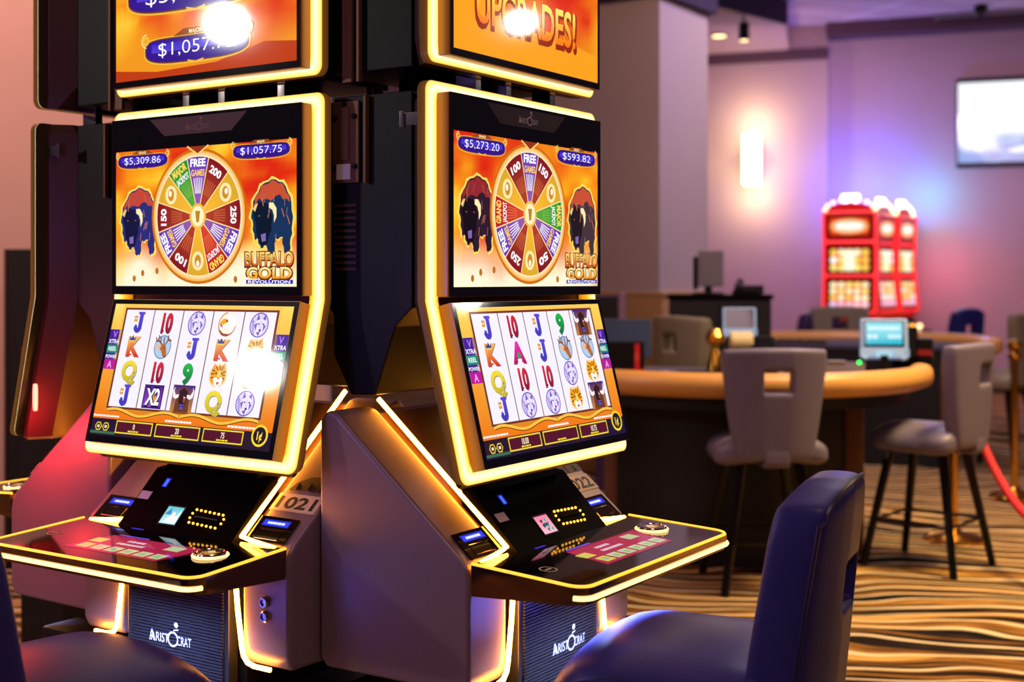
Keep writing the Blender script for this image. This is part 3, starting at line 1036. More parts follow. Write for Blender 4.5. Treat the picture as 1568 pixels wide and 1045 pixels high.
    mb.loft([[(x, y, zt(y) - .002) for x, y in ins], [(x, y, zt(y) + .0012) for x, y in ins]])
    mb.build('deck_glass', M['black_gloss'], dk, 20)
    mb = MB()
    mb.tube([(x * .988, y * .988, zt(y) + .0005) for x, y in out], .0038, 6)
    mb.build('rim_light', M['led_thin'], dk)
    mb = MB()
    fr = [p for p in out if p[1] < -.305]
    mb.tube([(x * 1.0, y - .0005, zt(y) - .021) for x, y in fr], .0050, 6)
    mb.build('front_light', M['led_front'], dk)
    dy = Vector((0, 1, .0566)).normalized()
    cv = Canvas(Vector((0, -.2, zt(-.2) + .0016)), lx, dy)
    cv.poly([(-.14, -.075), (.155, -.075), (.195, .045), (-.11, .045)], (150, 24, 60), 1)
    cv.poly([(-.13, -.07), (.15, -.07), (.18, .04), (-.11, .04)], (196, 44, 84), 2)
    for i in range(6):
        x = -.115 + i * .046
        cv.rect(x, -.062, x + .036, -.030, (206, 220, 150) if i else (240, 226, 90), 3, (226, 236, 190) if i else (240, 226, 90))
        cv.rect(x + .008, -.054, x + .026, -.038, (170, 206, 150), 4)
    cv.rect(.095, .0, .140, .03, (210, 224, 170), 3)
    cv.rect(-.125, -.018, -.085, .012, (240, 224, 100), 3)
    cv.dashes(-.005, .016, .055, .011, (250, 220, 232), 3, 4)
    cv.dashes(.0, -.006, .085, .011, (250, 220, 232), 3, 7)
    cv.poly([(-.1, .045), (.0, .045), (-.004, .052), (-.098, .052)], (120, 90, 240), 3)
    cv.rect(-.13, .105, -.09, .110, (80, 60, 240), 3)
    cv.build('deck_display', M['screen'], dk, .75)
    ld = bpy.data.lights.new('deck_lamp', 'AREA'); ld.shape = 'RECTANGLE'; ld.size = .34; ld.size_y = .03
    ld.energy = 6.5; ld.color = (.34, .44, 1.0); ld.spread = R(120)
    lo_ = bpy.data.objects.new('deck_lamp', ld); C.objects.link(lo_); lo_.parent = t
    lo_.location = (0, -.25, .780); lo_.rotation_euler = (R(6), 0, 0)
    # big round spin button
    mb = MB()
    cxy = (.225, -.185)
    mb.lathe([(.036, 0), (.036, .006), (.034, .009), (.030, .010), (.0285, .0075), (.002, .0075)], 32, (cxy[0], cxy[1], zt(cxy[1])))
    sb = mb.build('spin_button', M['chrome'], t, 40)
    mb = MB()
    mb.tube([(cxy[0] + .0365 * math.cos(a * PI / 16), cxy[1] + .0365 * math.sin(a * PI / 16), zt(cxy[1]) + .0025) for a in range(32)], .0032, 6, True)
    mb.build('button_ring', M['led_front'], sb)
    cv = Canvas(Vector((cxy[0], cxy[1], zt(cxy[1]) + .0080)), lx, dy)
    cv.ell(0, 0, .027, .027, (60, 34, 20), 1)
    cv.poly([(-.02, -.006), (-.004, .016), (.006, .004), (.02, .012), (.014, -.01), (0, -.018)], (214, 150, 70), 2)
    cv.poly([(-.012, .006), (.0, -.006), (.012, .004), (.0, .014)], (250, 220, 160), 3)
    cv.build('button_picture', M['screen'], sb, .8)
    cv = Canvas(Vector((-.257, -.205, zt(-.205) + .0016)), lx, dy)
    cv.ring(0, 0, .016, .019, (214, 190, 150), 1, 24)
    cv.dashes(0, 0, .020, .007, (214, 190, 150), 1, 3)
    cv.build('service_mark', M['printed'], dk)
    # --- lower and upper lit frames
    frame_obj('light_frame', t, .346, 0.0, .838, .046, fold)
    up_pos = lambda sv: (.035, 2.36 - sv)
    frame_obj('light_frame', t, .338, 0.0, .492, .046, up_pos)
    # --- housings behind the screens
    def housing(poly0, x0, name, zlo=None):
        mb = MB()
        mb.prism(poly0, 'x', -x0, x0, .006)
        return mb.build(name, M['housing'], t)
    def lev(yf, yb, z, a=.318, b=.266):
        return [(-a, yf, z), (a, yf, z), (a, yf + (yb - yf) * .25, z), (b, yb, z), (-b, yb, z), (-a, yf + (yb - yf) * .25, z)]
    mb = MB()
    mb.loft([lev(.058, .10, 1.828, .30), lev(.058, .125, 1.80), lev(.058, .125, 1.372), lev(-.034, .018, 1.000), lev(-.030, .004, .992, .31, .26)])
    h1 = mb.build('monitor_housing', M['housing'], t, 20)
    mb = MB()
    mb.loft([lev(.058, .125, 2.36), lev(.058, .125, 1.93), lev(.058, .085, 1.868, .316, .30)])
    h2 = mb.build('monitor_housing', M['housing'], t, 20)
    mb = MB()
    mb.prism([(.128, 1.824), (.128, 1.36), (.175, 1.319), (.23, 1.168), (.30, 1.165), (.350, 1.25), (.350, 1.824)], 'x', -.27, .27, .004)
    mb.build('rear_box', M['black'], t)
    mb = MB()
    mb.prism([(.128, 2.36), (.128, 1.874), (.350, 1.874), (.350, 2.36)], 'x', -.27, .27, .004)
    mb2 = MB(); mb2.box((-.10, .14, 1.80), (.10, .30, 1.90)); mb2.build('mast', M['black'], t)
    rb = mb.build('rear_box', M['black'], t)
    # brown service plate with bolts, sticker, and vent slits on both sides of the rear box
    for sg in (-1, 1):
        mb = MB()
        xs = sg * .271
        mb.box((min(xs, xs + sg * .006), .272, 1.632), (max(xs, xs + sg * .006), .348, 1.812), .002)
        mb.box((min(xs, xs + sg * .009), .298, 1.682), (max(xs, xs + sg * .009), .324, 1.80), .002)
        sp = mb.build('service_plate', M['brown_metal'], t)
        for yy, zz in ((.284, 1.778), (.338, 1.778), (.282, 1.668), (.341, 1.668), (.311, 1.806)):
            mb = MB(); mb.rbox((xs + sg * .008, yy, zz), (.004, .006, .006), (.003, .005, .005), 3)
            mb.build('bolt', M['black'], sp)
        mb = MB()
        mb.box((min(xs + sg * .006, xs + sg * .0075), .295, 1.640), (max(xs + sg * .006, xs + sg * .0075), .334, 1.674))
        mb.build('sticker', M['paper'], sp)
        mb = MB()
        for q in range(11):
            z = 1.44 + q * .014
            mb.box((min(xs, xs + sg * .004), .280, z), (max(xs, xs + sg * .004), .345, z + .006))
        mb.build('vent_slits', M['housing'], rb)
        mb = MB()
        mb.box((min(xs, xs + sg * .01), .288, 1.852), (max(xs, xs + sg * .01), .316, 2.36), .002)
        mb.box((min(xs, xs + sg * .012), .266, 1.852), (max(xs, xs + sg * .012), .273, 2.36))
        mb.box((min(xs, xs + sg * .012), .247, 1.630), (max(xs, xs + sg * .012), .253, 1.82))
        mb.build('edge_strip', M['brown_metal'], rb)
        # chrome hinge bracket on the screen housing
        mb = MB()
        xh = sg * .3175
        mb.box((min(xh, xh + sg * .004), .050, 1.742), (max(xh, xh + sg * .002), .112, 1.768), .001)
        mb.box((min(xh, xh + sg * .008), .108, 1.738), (max(xh, xh + sg * .004), .120, 1.772), .001)
        mb.build('hinge_bracket', M['chrome'], h1)
    # connectors between the two screens
    for x in (-.12, .0, .19):
        mb = MB()
        mb.box((x - .012, .062, 1.80), (x + .012, .115, 1.90), .002)
        mb.build('screen_bracket', M['chrome'], t)
    # --- glass slabs
    lo_n = Vector((0, -.9691, .2466)); lo_up = Vector((0, .2466, .9691))
    mb = MB(); mb.box((-.312, .0005, 1.383), (.312, .034, 1.806), .004)
    us = mb.build('upper_screen', [M['amber_side']], t)
    mb = MB()
    P = [Vector((x, .0005, 1.372)) - lo_up * s_ for x, s_ in ((-.306, 0), (.306, 0), (.306, .348), (-.306, .348))]
    mb.loft([P, [p - lo_n * .034 for p in P]])
    ls = mb.build('lower_screen', [M['amber_side']], t, 0)
    mb = MB(); mb.box((-.308, .0005, 1.882), (.308, .034, 2.33), .004)
    ts = mb.build('top_screen', [M['amber_side']], t)
    if not conf.get('lit'):
        return t
    # --- upper screen picture: header bar, wheel, bison, plates
    cv = Canvas((0, 0, 1.57), lx, lz)
    cv.rect(-.311, -.186, .311, .236, (9, 6, 8), 0)
    cv.build('glass_face', M['screen'], us)
    cv = Canvas((0, 0, 1.57), lx, lz)
    cv.poly([(-.175, .229), (.146, .229), (.096, .188), (-.125, .188)], conf['trap'], 2)
    logo(cv, -.012, .204, .078, conf['logo'], 3)
    hb = cv.build('header_badge', M['printed'], us)
    cv = Canvas((0, 0, 1.57), lx, lz)
    cv.fire(-.296, -.166, .296, .158, 30, 18, flame(conf['seed']), 2)
    cu, cvv, r = -.010, -.004, .148
    bison(cv, -.215, -.012, .125, .155, (196, 70, 50) if conf['blue'] else (150, 40, 46), (44, 44, 120) if conf['blue'] else (48, 26, 44), 4)
    bison(cv, .222, -.012, .125, .160, (200, 80, 50), (24, 50, 90) if conf['blue'] else (70, 50, 60), 4)
    cv.ell(cu, cvv, r * 1.06, r * 1.06, (206, 110, 20), 12, 56)
    cv.ring(cu, cvv, r * .93, r * 1.02, (255, 236, 190), 13, 56, col1=(244, 170, 40))
    red, dred, pur, gol, grn = (190, 34, 24), (150, 22, 34), (112, 60, 214), (250, 190, 50), (24, 170, 60)
    cols = {'f': pur, 'r': red, 'd': dred, 'g': gol, 'j': (206, 30, 40), 'm': grn}
    for i, (kind, tx, tx2) in enumerate(conf['wheel']):
        a = PI / 2 - i * PI / 6
        c = cols[kind]
        n = 4
        for q in range(n):
            a0, a1 = a - PI / 12 + PI / 6 * q / n, a - PI / 12 + PI / 6 * (q + 1) / n
            P = lambda rr, an: (cu + rr * math.cos(an), cvv + rr * math.sin(an))
            cv.face([P(r * .16, a0), P(r * .93, a0), P(r * .93, a1), P(r * .16, a1)], c, 14, [mixc(c, (255, 170, 60), .30), mixc(c, (0, 0, 0), .12), mixc(c, (0, 0, 0), .12), mixc(c, (255, 170, 60), .30)])
        for q in range(5):
            if kind == 'g': break
            an = a + (q - 2) * PI / 42
            P = lambda rr: (cu + rr * math.cos(an), cvv + rr * math.sin(an))
            cv.line([P(r * .36), P(r * .60)], r * .016, WHITE if kind == 'f' else mixc(c, (255, 190, 90), .45), 15)
        an = a - PI / 12
        cv.line([(cu + r * .14 * math.cos(an), cvv + r * .14 * math.sin(an)), (cu + r * .93 * math.cos(an), cvv + r * .93 * math.sin(an))], r * .018, (255, 226, 150), 16)
        rot = a - PI / 2
        if tx:
            rr = .84 if tx2 else .78
            cv.text(tx, cu + r * rr * math.cos(a), cvv + r * rr * math.sin(a), r * .12, WHITE if kind in 'fd' or not tx2 else (255, 214, 90), 17, .04, fit=r * (.34 if tx2 else .27), rot=rot)
            if tx2:
                cv.text(tx2, cu + r * .68 * math.cos(a), cvv + r * .68 * math.sin(a), r * .10, (255, 206, 80) if kind == 'f' else WHITE, 17, .03, fit=r * .30, rot=rot)
        if kind == 'g':
            cv.ell(cu + r * .70 * math.cos(a), cvv + r * .70 * math.sin(a), r * .13, r * .15, (255, 232, 170), 17, 16)
            cv.ell(cu + r * .70 * math.cos(a), cvv + r * .70 * math.sin(a), r * .07, r * .10, (206, 140, 40), 18, 12)
            cv.ell(cu + r * .72 * math.cos(a), cvv + r * .74 * math.sin(a), r * .035, r * .05, (255, 250, 230), 19, 10)
    cv.ell(cu, cvv, r * .18, r * .20, (240, 190, 80), 20, 24)
    cv.ell(cu, cvv, r * .14, r * .16, (255, 240, 190), 21, 20)
    cv.poly([(cu - .008, cvv + .012), (cu + .008, cvv + .012), (cu + .004, cvv - .014), (cu - .004, cvv - .014)], (190, 130, 40), 22)
    cv.poly([(cu - .034, .158), (cu + .034, .158), (cu, .138)], (150, 50, 20), 20)
    cv.line([(cu - .034, .158), (cu, .139), (cu + .034, .158)], .004, (255, 206, 110), 21)
    plaque(cv, -.198, .134, .172, .030, conf['grand'], 'GRAND', 24)
    plaque(cv, .192, .138, .172, .030, conf['major'], 'MAJOR', 24)
    # title lettering
    cv.text('BUFFALO', .216, -.105, .034, (110, 40, 12), 24, .06, fit=.152)
    cv.text('BUFFALO', .216, -.104, .031, (206, 90, 20), 25, .02, fit=.146, top=(255, 226, 120))
    cv.text('GOLD', .216, -.136, .028, (110, 40, 12), 24, .08, fit=.146)
    cv.text('GOLD', .216, -.135, .025, (240, 150, 20), 25, .03, fit=.138, top=(255, 240, 160))
    cv.rect(.146, -.160, .288, -.151, (60, 40, 170), 25)
    cv.text('REVOLUTION', .216, -.1555, .007, WHITE, 26, .02, fit=.128)
    for u, v in ((-.23, -.148), (-.20, -.135), (.11, -.15), (-.15, -.13)):
        cv.ell(u, v, .006, .008, (190, 110, 30), 6, 8)
    cv.build('wheel_picture', M['screen'], us, 1.05)
    # --- lower screen picture: reels
    cv = Canvas(Vector((0, 0, 1.372)), lx, lo_up)
    cv.rect(-.305, -.347, .305, -.001, (8, 6, 10), 0)
    cv.build('glass_face', M['screen'], ls)
    cv = Canvas(Vector((0, 0, 1.372)), lx, lo_up)
    n2 = vnoise(conf['seed'] + 5)
    def side(x, y):
        c = mixc((240, 120, 20), (255, 214, 90), y)
        return mixc(c, (255, 240, 170), max(0, n2(x * 9, y * 6) - .5) * 1.4 * y)
    cv.fire(-.292, -.290, .292, -.012, 20, 10, side, 2)
    cv.fire(-.292, -.330, .292, -.290, 16, 3, lambda x, y: mixc((30, 20, 60), (60, 30, 30), n2(x * 14, y * 2)), 2)
    cw, rh, x0, y0 = .0988, .0585, -.247, -.026
    cv.rect(x0 - .012, y0 - rh * 4 - .010, -x0 + .012, y0 + .012, (214, 140, 40), 4, (250, 200, 90))
    cv.rect(x0 - .005, y0 - rh * 4 - .005, -x0 + .005, y0 + .005, (120, 50, 30), 5)
    for c in range(5):
        cv.rect(x0 + c * cw + .0015, y0 - rh * 4, x0 + (c + 1) * cw - .0015, y0, (244, 240, 255), 6)
        for q in range(4):
            reel_symbol(cv, x0 + (c + .5) * cw, y0 - (q + .5) * rh, rh * .50, conf['reels'][q][c], 7)
    for sg in (-1, 1):
        u = sg * .272
        cv.rect(u - .02, -.17, u + .02, -.075, (70, 34, 150), 4)
        cv.text('V', u, -.087, .016, (190, 120, 240), 5, .02)
        cv.text('XTRA', u, -.104, .010, WHITE, 5, .02)
        cv.rect(u - .02, -.132, u + .02, -.113, (20, 150, 120), 5)
        cv.text('REEL', u, -.122, .010, WHITE, 6, .02)
        cv.text('POWER', u, -.141, .008, WHITE, 5, .02)
        cv.rect(u - .02, -.172, u + .02, -.148, (190, 30, 150), 5)
        cv.text('A', u, -.160, .016, (236, 170, 250), 6, .02)
    # gold scroll under the reels
    for sg in (-1, 1):
        pts = [(sg * (.004 + .24 * k / 16), -.272 + .007 * math.sin(k * .55)) for k in range(17)]
        cv.line(pts, .006, (250, 196, 70), 8)
        cv.line([(a, b - .004) for a, b in pts], .002, (120, 50, 20), 9)
    cv.dashes(0, -.2835, .085, .0045, WHITE, 8, 9)
    cv.dashes(.2, -.2835, .085, .0045, WHITE, 8, 8)
    cv.dashes(-.245, -.2835, .09, .004, WHITE, 8, 9)
    gold = (246, 220, 50)
    for (a, b, tx, cap) in ((-.205, -.08, conf['m'][0], 'WIN'), (-.07, .075, conf['m'][1], 'CREDIT'), (.085, .21, conf['m'][2], 'BET')):
        cv.rect(a, -.322, b, -.292, gold, 6)
        cv.rect(a + .003, -.319, b - .003, -.295, (86, 22, 44), 7)
        if tx: cv.text(tx, (a + b) / 2, -.3045, .013, (255, 240, 200), 8, .02, .7)
        cv.dashes((a + b) / 2, -.3155, .035, .0035, gold, 8, 4)
    cv.rect(-.292, -.326, -.205, -.320, (60, 110, 80), 5)
    for u in (-.266, -.240):
        cv.ell(u, -.309, .012, .011, gold, 6, 6)
        cv.ell(u, -.309, .0095, .0085, (50, 24, 40), 7, 6)
        cv.ell(u, -.309, .005, .004, (240, 220, 180), 8, 6)
    cv.ell(.258, -.298, .024, .024, gold, 9, 28)
    cv.ell(.258, -.298, .019, .019, (40, 24, 40), 10, 28)
    cv.text('1¢', .258, -.298, .018, (255, 220, 60), 11, .03, .8)
    cv.build('reel_picture', M['screen'], ls, 1.05)
    # --- top screen picture
    cv = Canvas((0, 0, 2.09), lx, lz)
    cv.rect(-.307, -.207, .307, .238, (9, 6, 8), 0)
    cv.fire(-.296, -.192, .296, .226, 26, 18, flame(conf['seed'] + 3, (240, 150, 30)), 2)
    if conf['top'] == 'plates':
        cv.poly([(-.296, -.192), (-.296, -.165), (-.15, -.178), (.05, -.172), (.2, -.14), (.296, -.148), (.296, -.192)], (190, 60, 16), 3)
        plaque(cv, -.018, -.128, .34, .056, conf['major'], 'MAJOR', 10)
        plaque(cv, -.018, .000, .46, .066, conf['grand'], 'GRAND', 10)
    else:
        cv.poly([(-.296, -.192), (.296, -.192), (.296, -.13), (-.296, -.06)], (252, 160, 30), 3)
        cv.text('UPGRADES!', -.012, -.088, .088, (150, 40, 10), 5, .05, fit=.42, rot=.0)
        cv.text('UPGRADES!', -.012, -.082, .082, (255, 120, 10), 6, .02, fit=.405, top=(255, 240, 110))
    cv.build('top_picture', M['screen'], ts, 1.05)
    return t

W12L = [('f', 'FREE', 'GAMES'), ('d', '200', None), ('g', None, None), ('d', '250', None), ('f', 'FREE', 'GAMES'), ('j', 'GRAND', 'JACKPOT'),
        ('g', None, None), ('d', '100', None), ('f', 'FREE', 'GAMES'), ('d', '150', None), ('g', None, None), ('m', 'MAJOR', 'JACKPOT')]
W12R = [('f', 'FREE', 'GAMES'), ('d', '150', None), ('g', None, None), ('m', 'MAJOR', 'JACKPOT'), ('f', 'FREE', 'GAMES'), ('d', '50', None),
        ('g', None, None), ('d', '250', None), ('f', 'FREE', 'GAMES'), ('j', 'GRAND', 'JACKPOT'), ('g', None, None), ('d', '100', None)]
RL = [['J', '10', 'wolf', 'eagle', 'wolf'], ['K', 'elk', 'J', 'K', 'tiger'], ['Q', '10', '9', 'tiger', 'eagle'], ['J', 'X2', 'bison', 'Q', 'wolf']]
RR = [['J', '10', 'J', '9', 'bison'], ['K', 'A', 'J', 'elk', 'elk'], ['Q', '10', '10', 'wolf', 'tiger'], ['J', 'wolf', 'wolf', 'tiger', 'bison']]
GRP = 'slot machines of the bank'
LC, RC, FC = (-.716, 3.012), (.044, 2.935), (-1.098, 3.726)
slot_machine('tall lit slot machine with number plate 1021 and $5,309.86 grand jackpot', LC, -33.66,
             dict(lit=1, number='1021', seed=11, blue=1, trap=(96, 66, 64), logo=(150, 110, 108), lcd='blue', wheel=W12L, reels=RL, grand='$5,309.86', major='$1,057.75', m=('0', '20', '75'), top='plates'), GRP)
slot_machine('tall lit slot machine with number plate 1022 and word UPGRADES! on its top screen', RC, 56.34,
             dict(lit=1, number='1022', seed=23, blue=0, trap=(64, 52, 62), logo=(226, 220, 226), lcd='pink', wheel=W12R, reels=RR, grand='$5,273.20', major='$593.82', m=('10.00', '', '10.75'), top='upgrade'), GRP)
m3 = slot_machine('dark slot machine seen from its side and back, glowing red, at the left edge', FC, -123.66, dict(number='', seed=31, lcd='pink'), GRP)

# ------------------------------------------------------------------ chairs
def back_panel(name, w0, w1, z0, z1, th, hole, parent, m, lean=.0, bow=.03, y0=0.0, piping=None, arch=.012, bulge=0):
    """padded chair back with a square hand hole; hole = (z0, z1, half width) or None. Bends round the sitter."""
    bm = bmesh.new()
    e = .018
    if hole:
        hz0, hz1, hw = hole
    else:
        hz0, hz1, hw = z0 + (z1 - z0) * .45, z0 + (z1 - z0) * .6, .05
    zs = [z0, z0 + e, (z0 + hz0) / 2, hz0 - e, hz0, hz0 + e * .5, hz1 - e * .5, hz1, hz1 + e, (hz1 + z1) / 2 + .01, z1 - e, z1]
    xs = [-1, -.92, -.6, None, -hw - .012, -hw, -hw + .008, hw - .008, hw, hw + .012, None, .6, .93, 1]
    def X(i, z):
        k = (z - z0) / (z1 - z0)
        w = w0 + (w1 - w0) * k
        if k > .9: w *= 1 - (k - .9) * (.5 if arch < .02 else .9)
        if k < .1: w *= 1 - (.1 - k) * .9
        if xs[i] is None:
            return (-1 if i < 7 else 1) * (hw + .035)
        if i in (0, 1, 2, 11, 12, 13): return xs[i] * w
        return xs[i]
    def Y(x, z):
        k = (z - z0) / (z1 - z0)
        return y0 - lean * k + bow * (x / w0) ** 2 + bulge * .05 * math.exp(-((k - .25) / .25) ** 2)
    nx, nz = len(xs), len(zs)
    fr, bk = {}, {}
    for j, z in enumerate(zs):
        for i in range(nx):
            x = X(i, z)
            zz = z - (arch * (abs(x) / w1) ** 2 * max(0, ((z - z0) / (z1 - z0) - .6) / .4))
            y = Y(x, z)
            t = th * (.80 if i in (0, nx - 1) or j in (0, nz - 1) else 1) * (1 + bulge * math.exp(-(((z - z0) / (z1 - z0) - .25) / .25) ** 2))
            fr[i, j] = bm.verts.new((x, y + t / 2, zz))
            bk[i, j] = bm.verts.new((x, y - t / 2, zz))
    inh = lambda i, j: hole and 5 <= i < 8 and 4 <= j < 7
    for i in range(nx - 1):
        for j in range(nz - 1):
            if inh(i, j): continue
            bm.faces.new((fr[i, j], fr[i, j + 1], fr[i + 1, j + 1], fr[i + 1, j]))
            bm.faces.new((bk[i, j], bk[i + 1, j], bk[i + 1, j + 1], bk[i, j + 1]))
    def wallq(a, b):
        bm.faces.new((fr[a], fr[b], bk[b], bk[a]))
    for i in range(nx - 1):
        wallq((i, 0), (i + 1, 0)); wallq((i + 1, nz - 1), (i, nz - 1))
    for j in range(nz - 1):
        wallq((0, j + 1), (0, j)); wallq((nx - 1, j), (nx - 1, j + 1))
    if hole:
        for i in range(5, 8):
            wallq((i + 1, 4), (i, 4)); wallq((i, 7), (i + 1, 7))
        for j in range(4, 7):
            wallq((5, j), (5, j + 1)); wallq((8, j + 1), (8, j))
    bmesh.ops.recalc_face_normals(bm, faces=bm.faces[:])
    me = bpy.data.meshes.new(name)
    bm.to_mesh(me); bm.free()
    o = link(name, me, m, parent, 180)
    sd = o.modifiers.new('round', 'SUBSURF')
    sd.levels = 2; sd.render_levels = 2
    if piping:
        pts = []
        n = 10
        ins = .006
        def q(x, z): return (x, Y(x, z) - th * .42, z - arch * (abs(x) / w1) ** 2 * max(0, ((z - z0) / (z1 - z0) - .6) / .4))
        for k in range(n + 1):
            z = z0 + .01 + (z1 - z0 - .045) * k / n
            pts.append(q(w0 + (w1 - w0) * (z - z0) / (z1 - z0) - ins, z))
        wt = w1 * .93
        for k in range(7):
            a = PI / 2 * k / 6
            pts.append(q(wt - .045 + .038 * math.cos(a), z1 - .036 + .030 * math.sin(a)))
        for k in range(1, 5):
            pts.append(q((wt - .045) * (1 - k / 5), z1 - .006))
        L_ = [(-p[0], p[1], p[2]) for p in pts[::-1]]
        mb = MB(); mb.tube(pts + L_, .0045, 6)
        mb.build('piping', piping, o)
    return o

def bar_stool(label, loc, rz, leather, group, back_m=None, scale=1.0):
    t = thing('bar_stool', label, 'bar stool', loc, rz, group)
    t.scale = (scale,) * 3
    mb = MB()
    mb.rbox((0, .0, .650), (.245, .225, .062), (.08, .08, .048), 10, lambda p: Vector((p.x * (1 - .10 * (p.y / .225)), p.y, p.z - .04 * (p.x / .235) ** 2 * (1 if p.z > 0 else .6) + (.012 if p.y < -.1 and p.z > 0 else 0))))
    mb.build('seat', leather, t, 180)
    back_panel('backrest', .185, .248, .605, 1.115, .08, (.915, 1.01, .062), t, back_m or leather, .035, .04, -.235)
    mb = MB()
    mb.box((-.058, -.275, .590), (.058, -.215, .665), .012)
    mb.box((-.06, -.26, .575), (.06, .1, .60), .008)
    mb.build('back_bracket', back_m or leather, t)
    for sx in (-1, 1):
        for sy in (-1, 1):
            mb = MB()
            mb.tube([(sx * .13, sy * .13, .60), (sx * .232, sy * .232, .0)], .024, 10, r1=.019)
            mb.build('leg', M['leg'], t)
    mb = MB()
    k = .232 - .102 * .23 / .6
    mb.tube([(-k, -k, .23), (k, -k, .23), (k, k, .23), (-k, k, .23)], .009, 8, True)
    mb.build('foot_ring', M['leg'], t)
    mb = MB(); mb.lathe([(.12, 0), (.15, .01), (.15, .03), (.10, .04)], 24, (0, 0, .575))
    mb.build('swivel_plate', M['leg'], t)
    return t

def slot_chair(label, loc, rz, leather, piping, group, detail=True):
    t = thing('gaming_chair', label, 'chair', loc, rz, group)
    mb = MB()
    def sh(p):
        k = (p.y + .225) / .45
        return Vector((p.x * (1 - .05 * k), p.y, p.z - (.03 * (p.x / .235) ** 2 if p.z > 0 else 0) - (.055 * max(0, (p.y - .08) / .145) ** 2)))
    mb.rbox((0, 0, .665), (.235, .225, .055), (.08, .10, .05), 14, sh)
    seat = mb.build('seat', leather, t, 180)
    if detail:
        mb = MB()
        pts = []
        for k in range(40):
            a = 2 * PI * k / 40
            c, s_ = math.cos(a), math.sin(a)
            x = .226 * (abs(c) ** .45) * (1 if c > 0 else -1); y = .217 * (abs(s_) ** .45) * (1 if s_ > 0 else -1)
            p = sh(Vector((x, y, .03)))
            pts.append((p.x, p.y, .663 + p.z - .004))
        mb.tube(pts, .0045, 6, True)
        mb.build('piping', piping, seat)
    back_panel('backrest', .192, .175, .55, 1.05, .105, (.80, .88, .055) , t, leather, .05, .05, -.255, piping if detail else None, .055, .10)
    mb = MB(); mb.lathe([(.24, 0), (.24, .02), (.20, .035), (.045, .05), (.035, .3), (.035, .60), (.11, .61), (.11, .63)], 28)
    mb.build('pedestal_base', M['leg'], t)
    return t

def mloc(C0, th, x, y):
    c, s_ = math.cos(R(th)), math.sin(R(th))
    return (C0[0] + c * x - s_ * y, C0[1] + s_ * x + c * y, 0)

GC = 'blue chairs at the lit slot machines'
slot_chair('blue leather chair with piped back in front of machine 1022', mloc(RC, 56.34, -.075, -.415), R(56.34 + 9), M['blue_leather'], M['blue_piping'], GC)
slot_chair('blue leather chair whose seat reaches under the deck of machine 1021', mloc(LC, -33.66, .20, -.515), R(-33.66 - 9), M['blue_leather'], M['blue_piping'], GC)

GS = 'grey stools of the card tables'
bar_stool('grey leather bar stool seen from behind, pulled up to the near card table', (1.165, 6.085, 0), R(4), M['grey_leather'], GS)
bar_stool('grey leather bar stool turned sideways beside the red rope', (2.07, 6.50, 0), R(48), M['grey_leather'], GS)
bar_stool('olive grey bar stool at the end of the far card table, beside the brass post', (3.62, 9.75, 0), R(46), M['olive_leather'], GS, None, 1.06)
bar_stool('grey bar stool below the lit red machines, behind the far card table', (2.90, 11.45, 0), R(172), M['olive_leather'], GS, None, 1.06)
bar_stool('grey bar stool in front of the black cabinet, behind the pale blue display', (1.22, 7.98, 0), R(-62), M['olive_leather'], GS, None, 1.08)
GB = 'chairs at the red slot machines'
slot_chair('navy blue chair at the foot of the pale wall, right of the red machines', (4.55, 13.6, 0), R(20), M['navy'], M['navy'], None, False).scale = (1.08,) * 3
slot_chair('dark purple chair left of the red machines, the nearer to the pillar', (2.76, 13.4, 0), R(62), M['purple'], M['purple'], GB, False).scale = (1.06,) * 3
slot_chair('dark purple chair left of the red machines, the nearer to them', (3.17, 14.05, 0), R(62), M['purple'], M['purple'], GB, False).scale = (1.06,) * 3

# ------------------------------------------------------------------ card tables
def card_table(label, ctr, rad, ang, group, deep=.40):
    """half-round table; ang = direction the players' side bulges, in degrees."""
    t = thing('card_table', label, 'card table', (ctr[0], ctr[1], 0), R(ang + 90), group)
    # local: players' side towards -y, dealer's edge towards +y
    a0, a1 = PI * 1.0, PI * 2.0
    arc = [(rad * math.cos(a0 + (a1 - a0) * k / 40), rad * math.sin(a0 + (a1 - a0) * k / 40)) for k in range(41)]
    mb = MB()
    mb.prism(arc + [(rad, deep), (-rad, deep)], 'z', .885, .915)
    mb.build('felt_top', M['felt'], t)
    mb = MB()
    path = [(x, y, .925) for x, y in arc]
    path = [(-rad, .03, .925)] + path + [(rad, .03, .925)]
    mb.tube(path, .060, 12)
    for p in (path[0], path[-1]):
        mb.rbox(p, (.062, .03, .062), (.05, .028, .05), 4)
    mb.build('padded_rail', M['wood'], t, 60)
    mb = MB()
    k = .93
    mb.prism([(x * k, y * k) for x, y in arc] + [(rad * k, deep - .02), (-rad * k, deep - .02)], 'z', .80, .886)
    k = .62
    mb.prism([(x * k, y * k) for x, y in arc] + [(rad * k, deep * .7), (-rad * k, deep * .7)], 'z', 0, .80)
    mb.build('pedestal', M['table_dark'], t)
    for x in (-.66, .66):
        mb = MB()
        mb.box((x * rad - .05, -.03, 0), (x * rad + .05, .05, .80), .02)
        mb.build('leg', M['wood_dark'], t)
    mb = MB()
    mb.box((.26, deep - .22, .912), (.66, deep - .04, .935), .006)
    for i in range(5):
        mb.box((.275 + i * .076, deep - .21, .934), (.275 + i * .076 + .06, deep - .05, .950), .006)
    mb.build('chip_tray', M['slot_dark'], t)
    return t
GT = 'half-round card tables'
card_table('near half-round card table with light wooden rail and grey felt', (1.17, 7.02), .98, -110, GT)
card_table('far half-round card table with straight edge facing the near one', (2.68, 10.08), .98, 70, GT, .06)

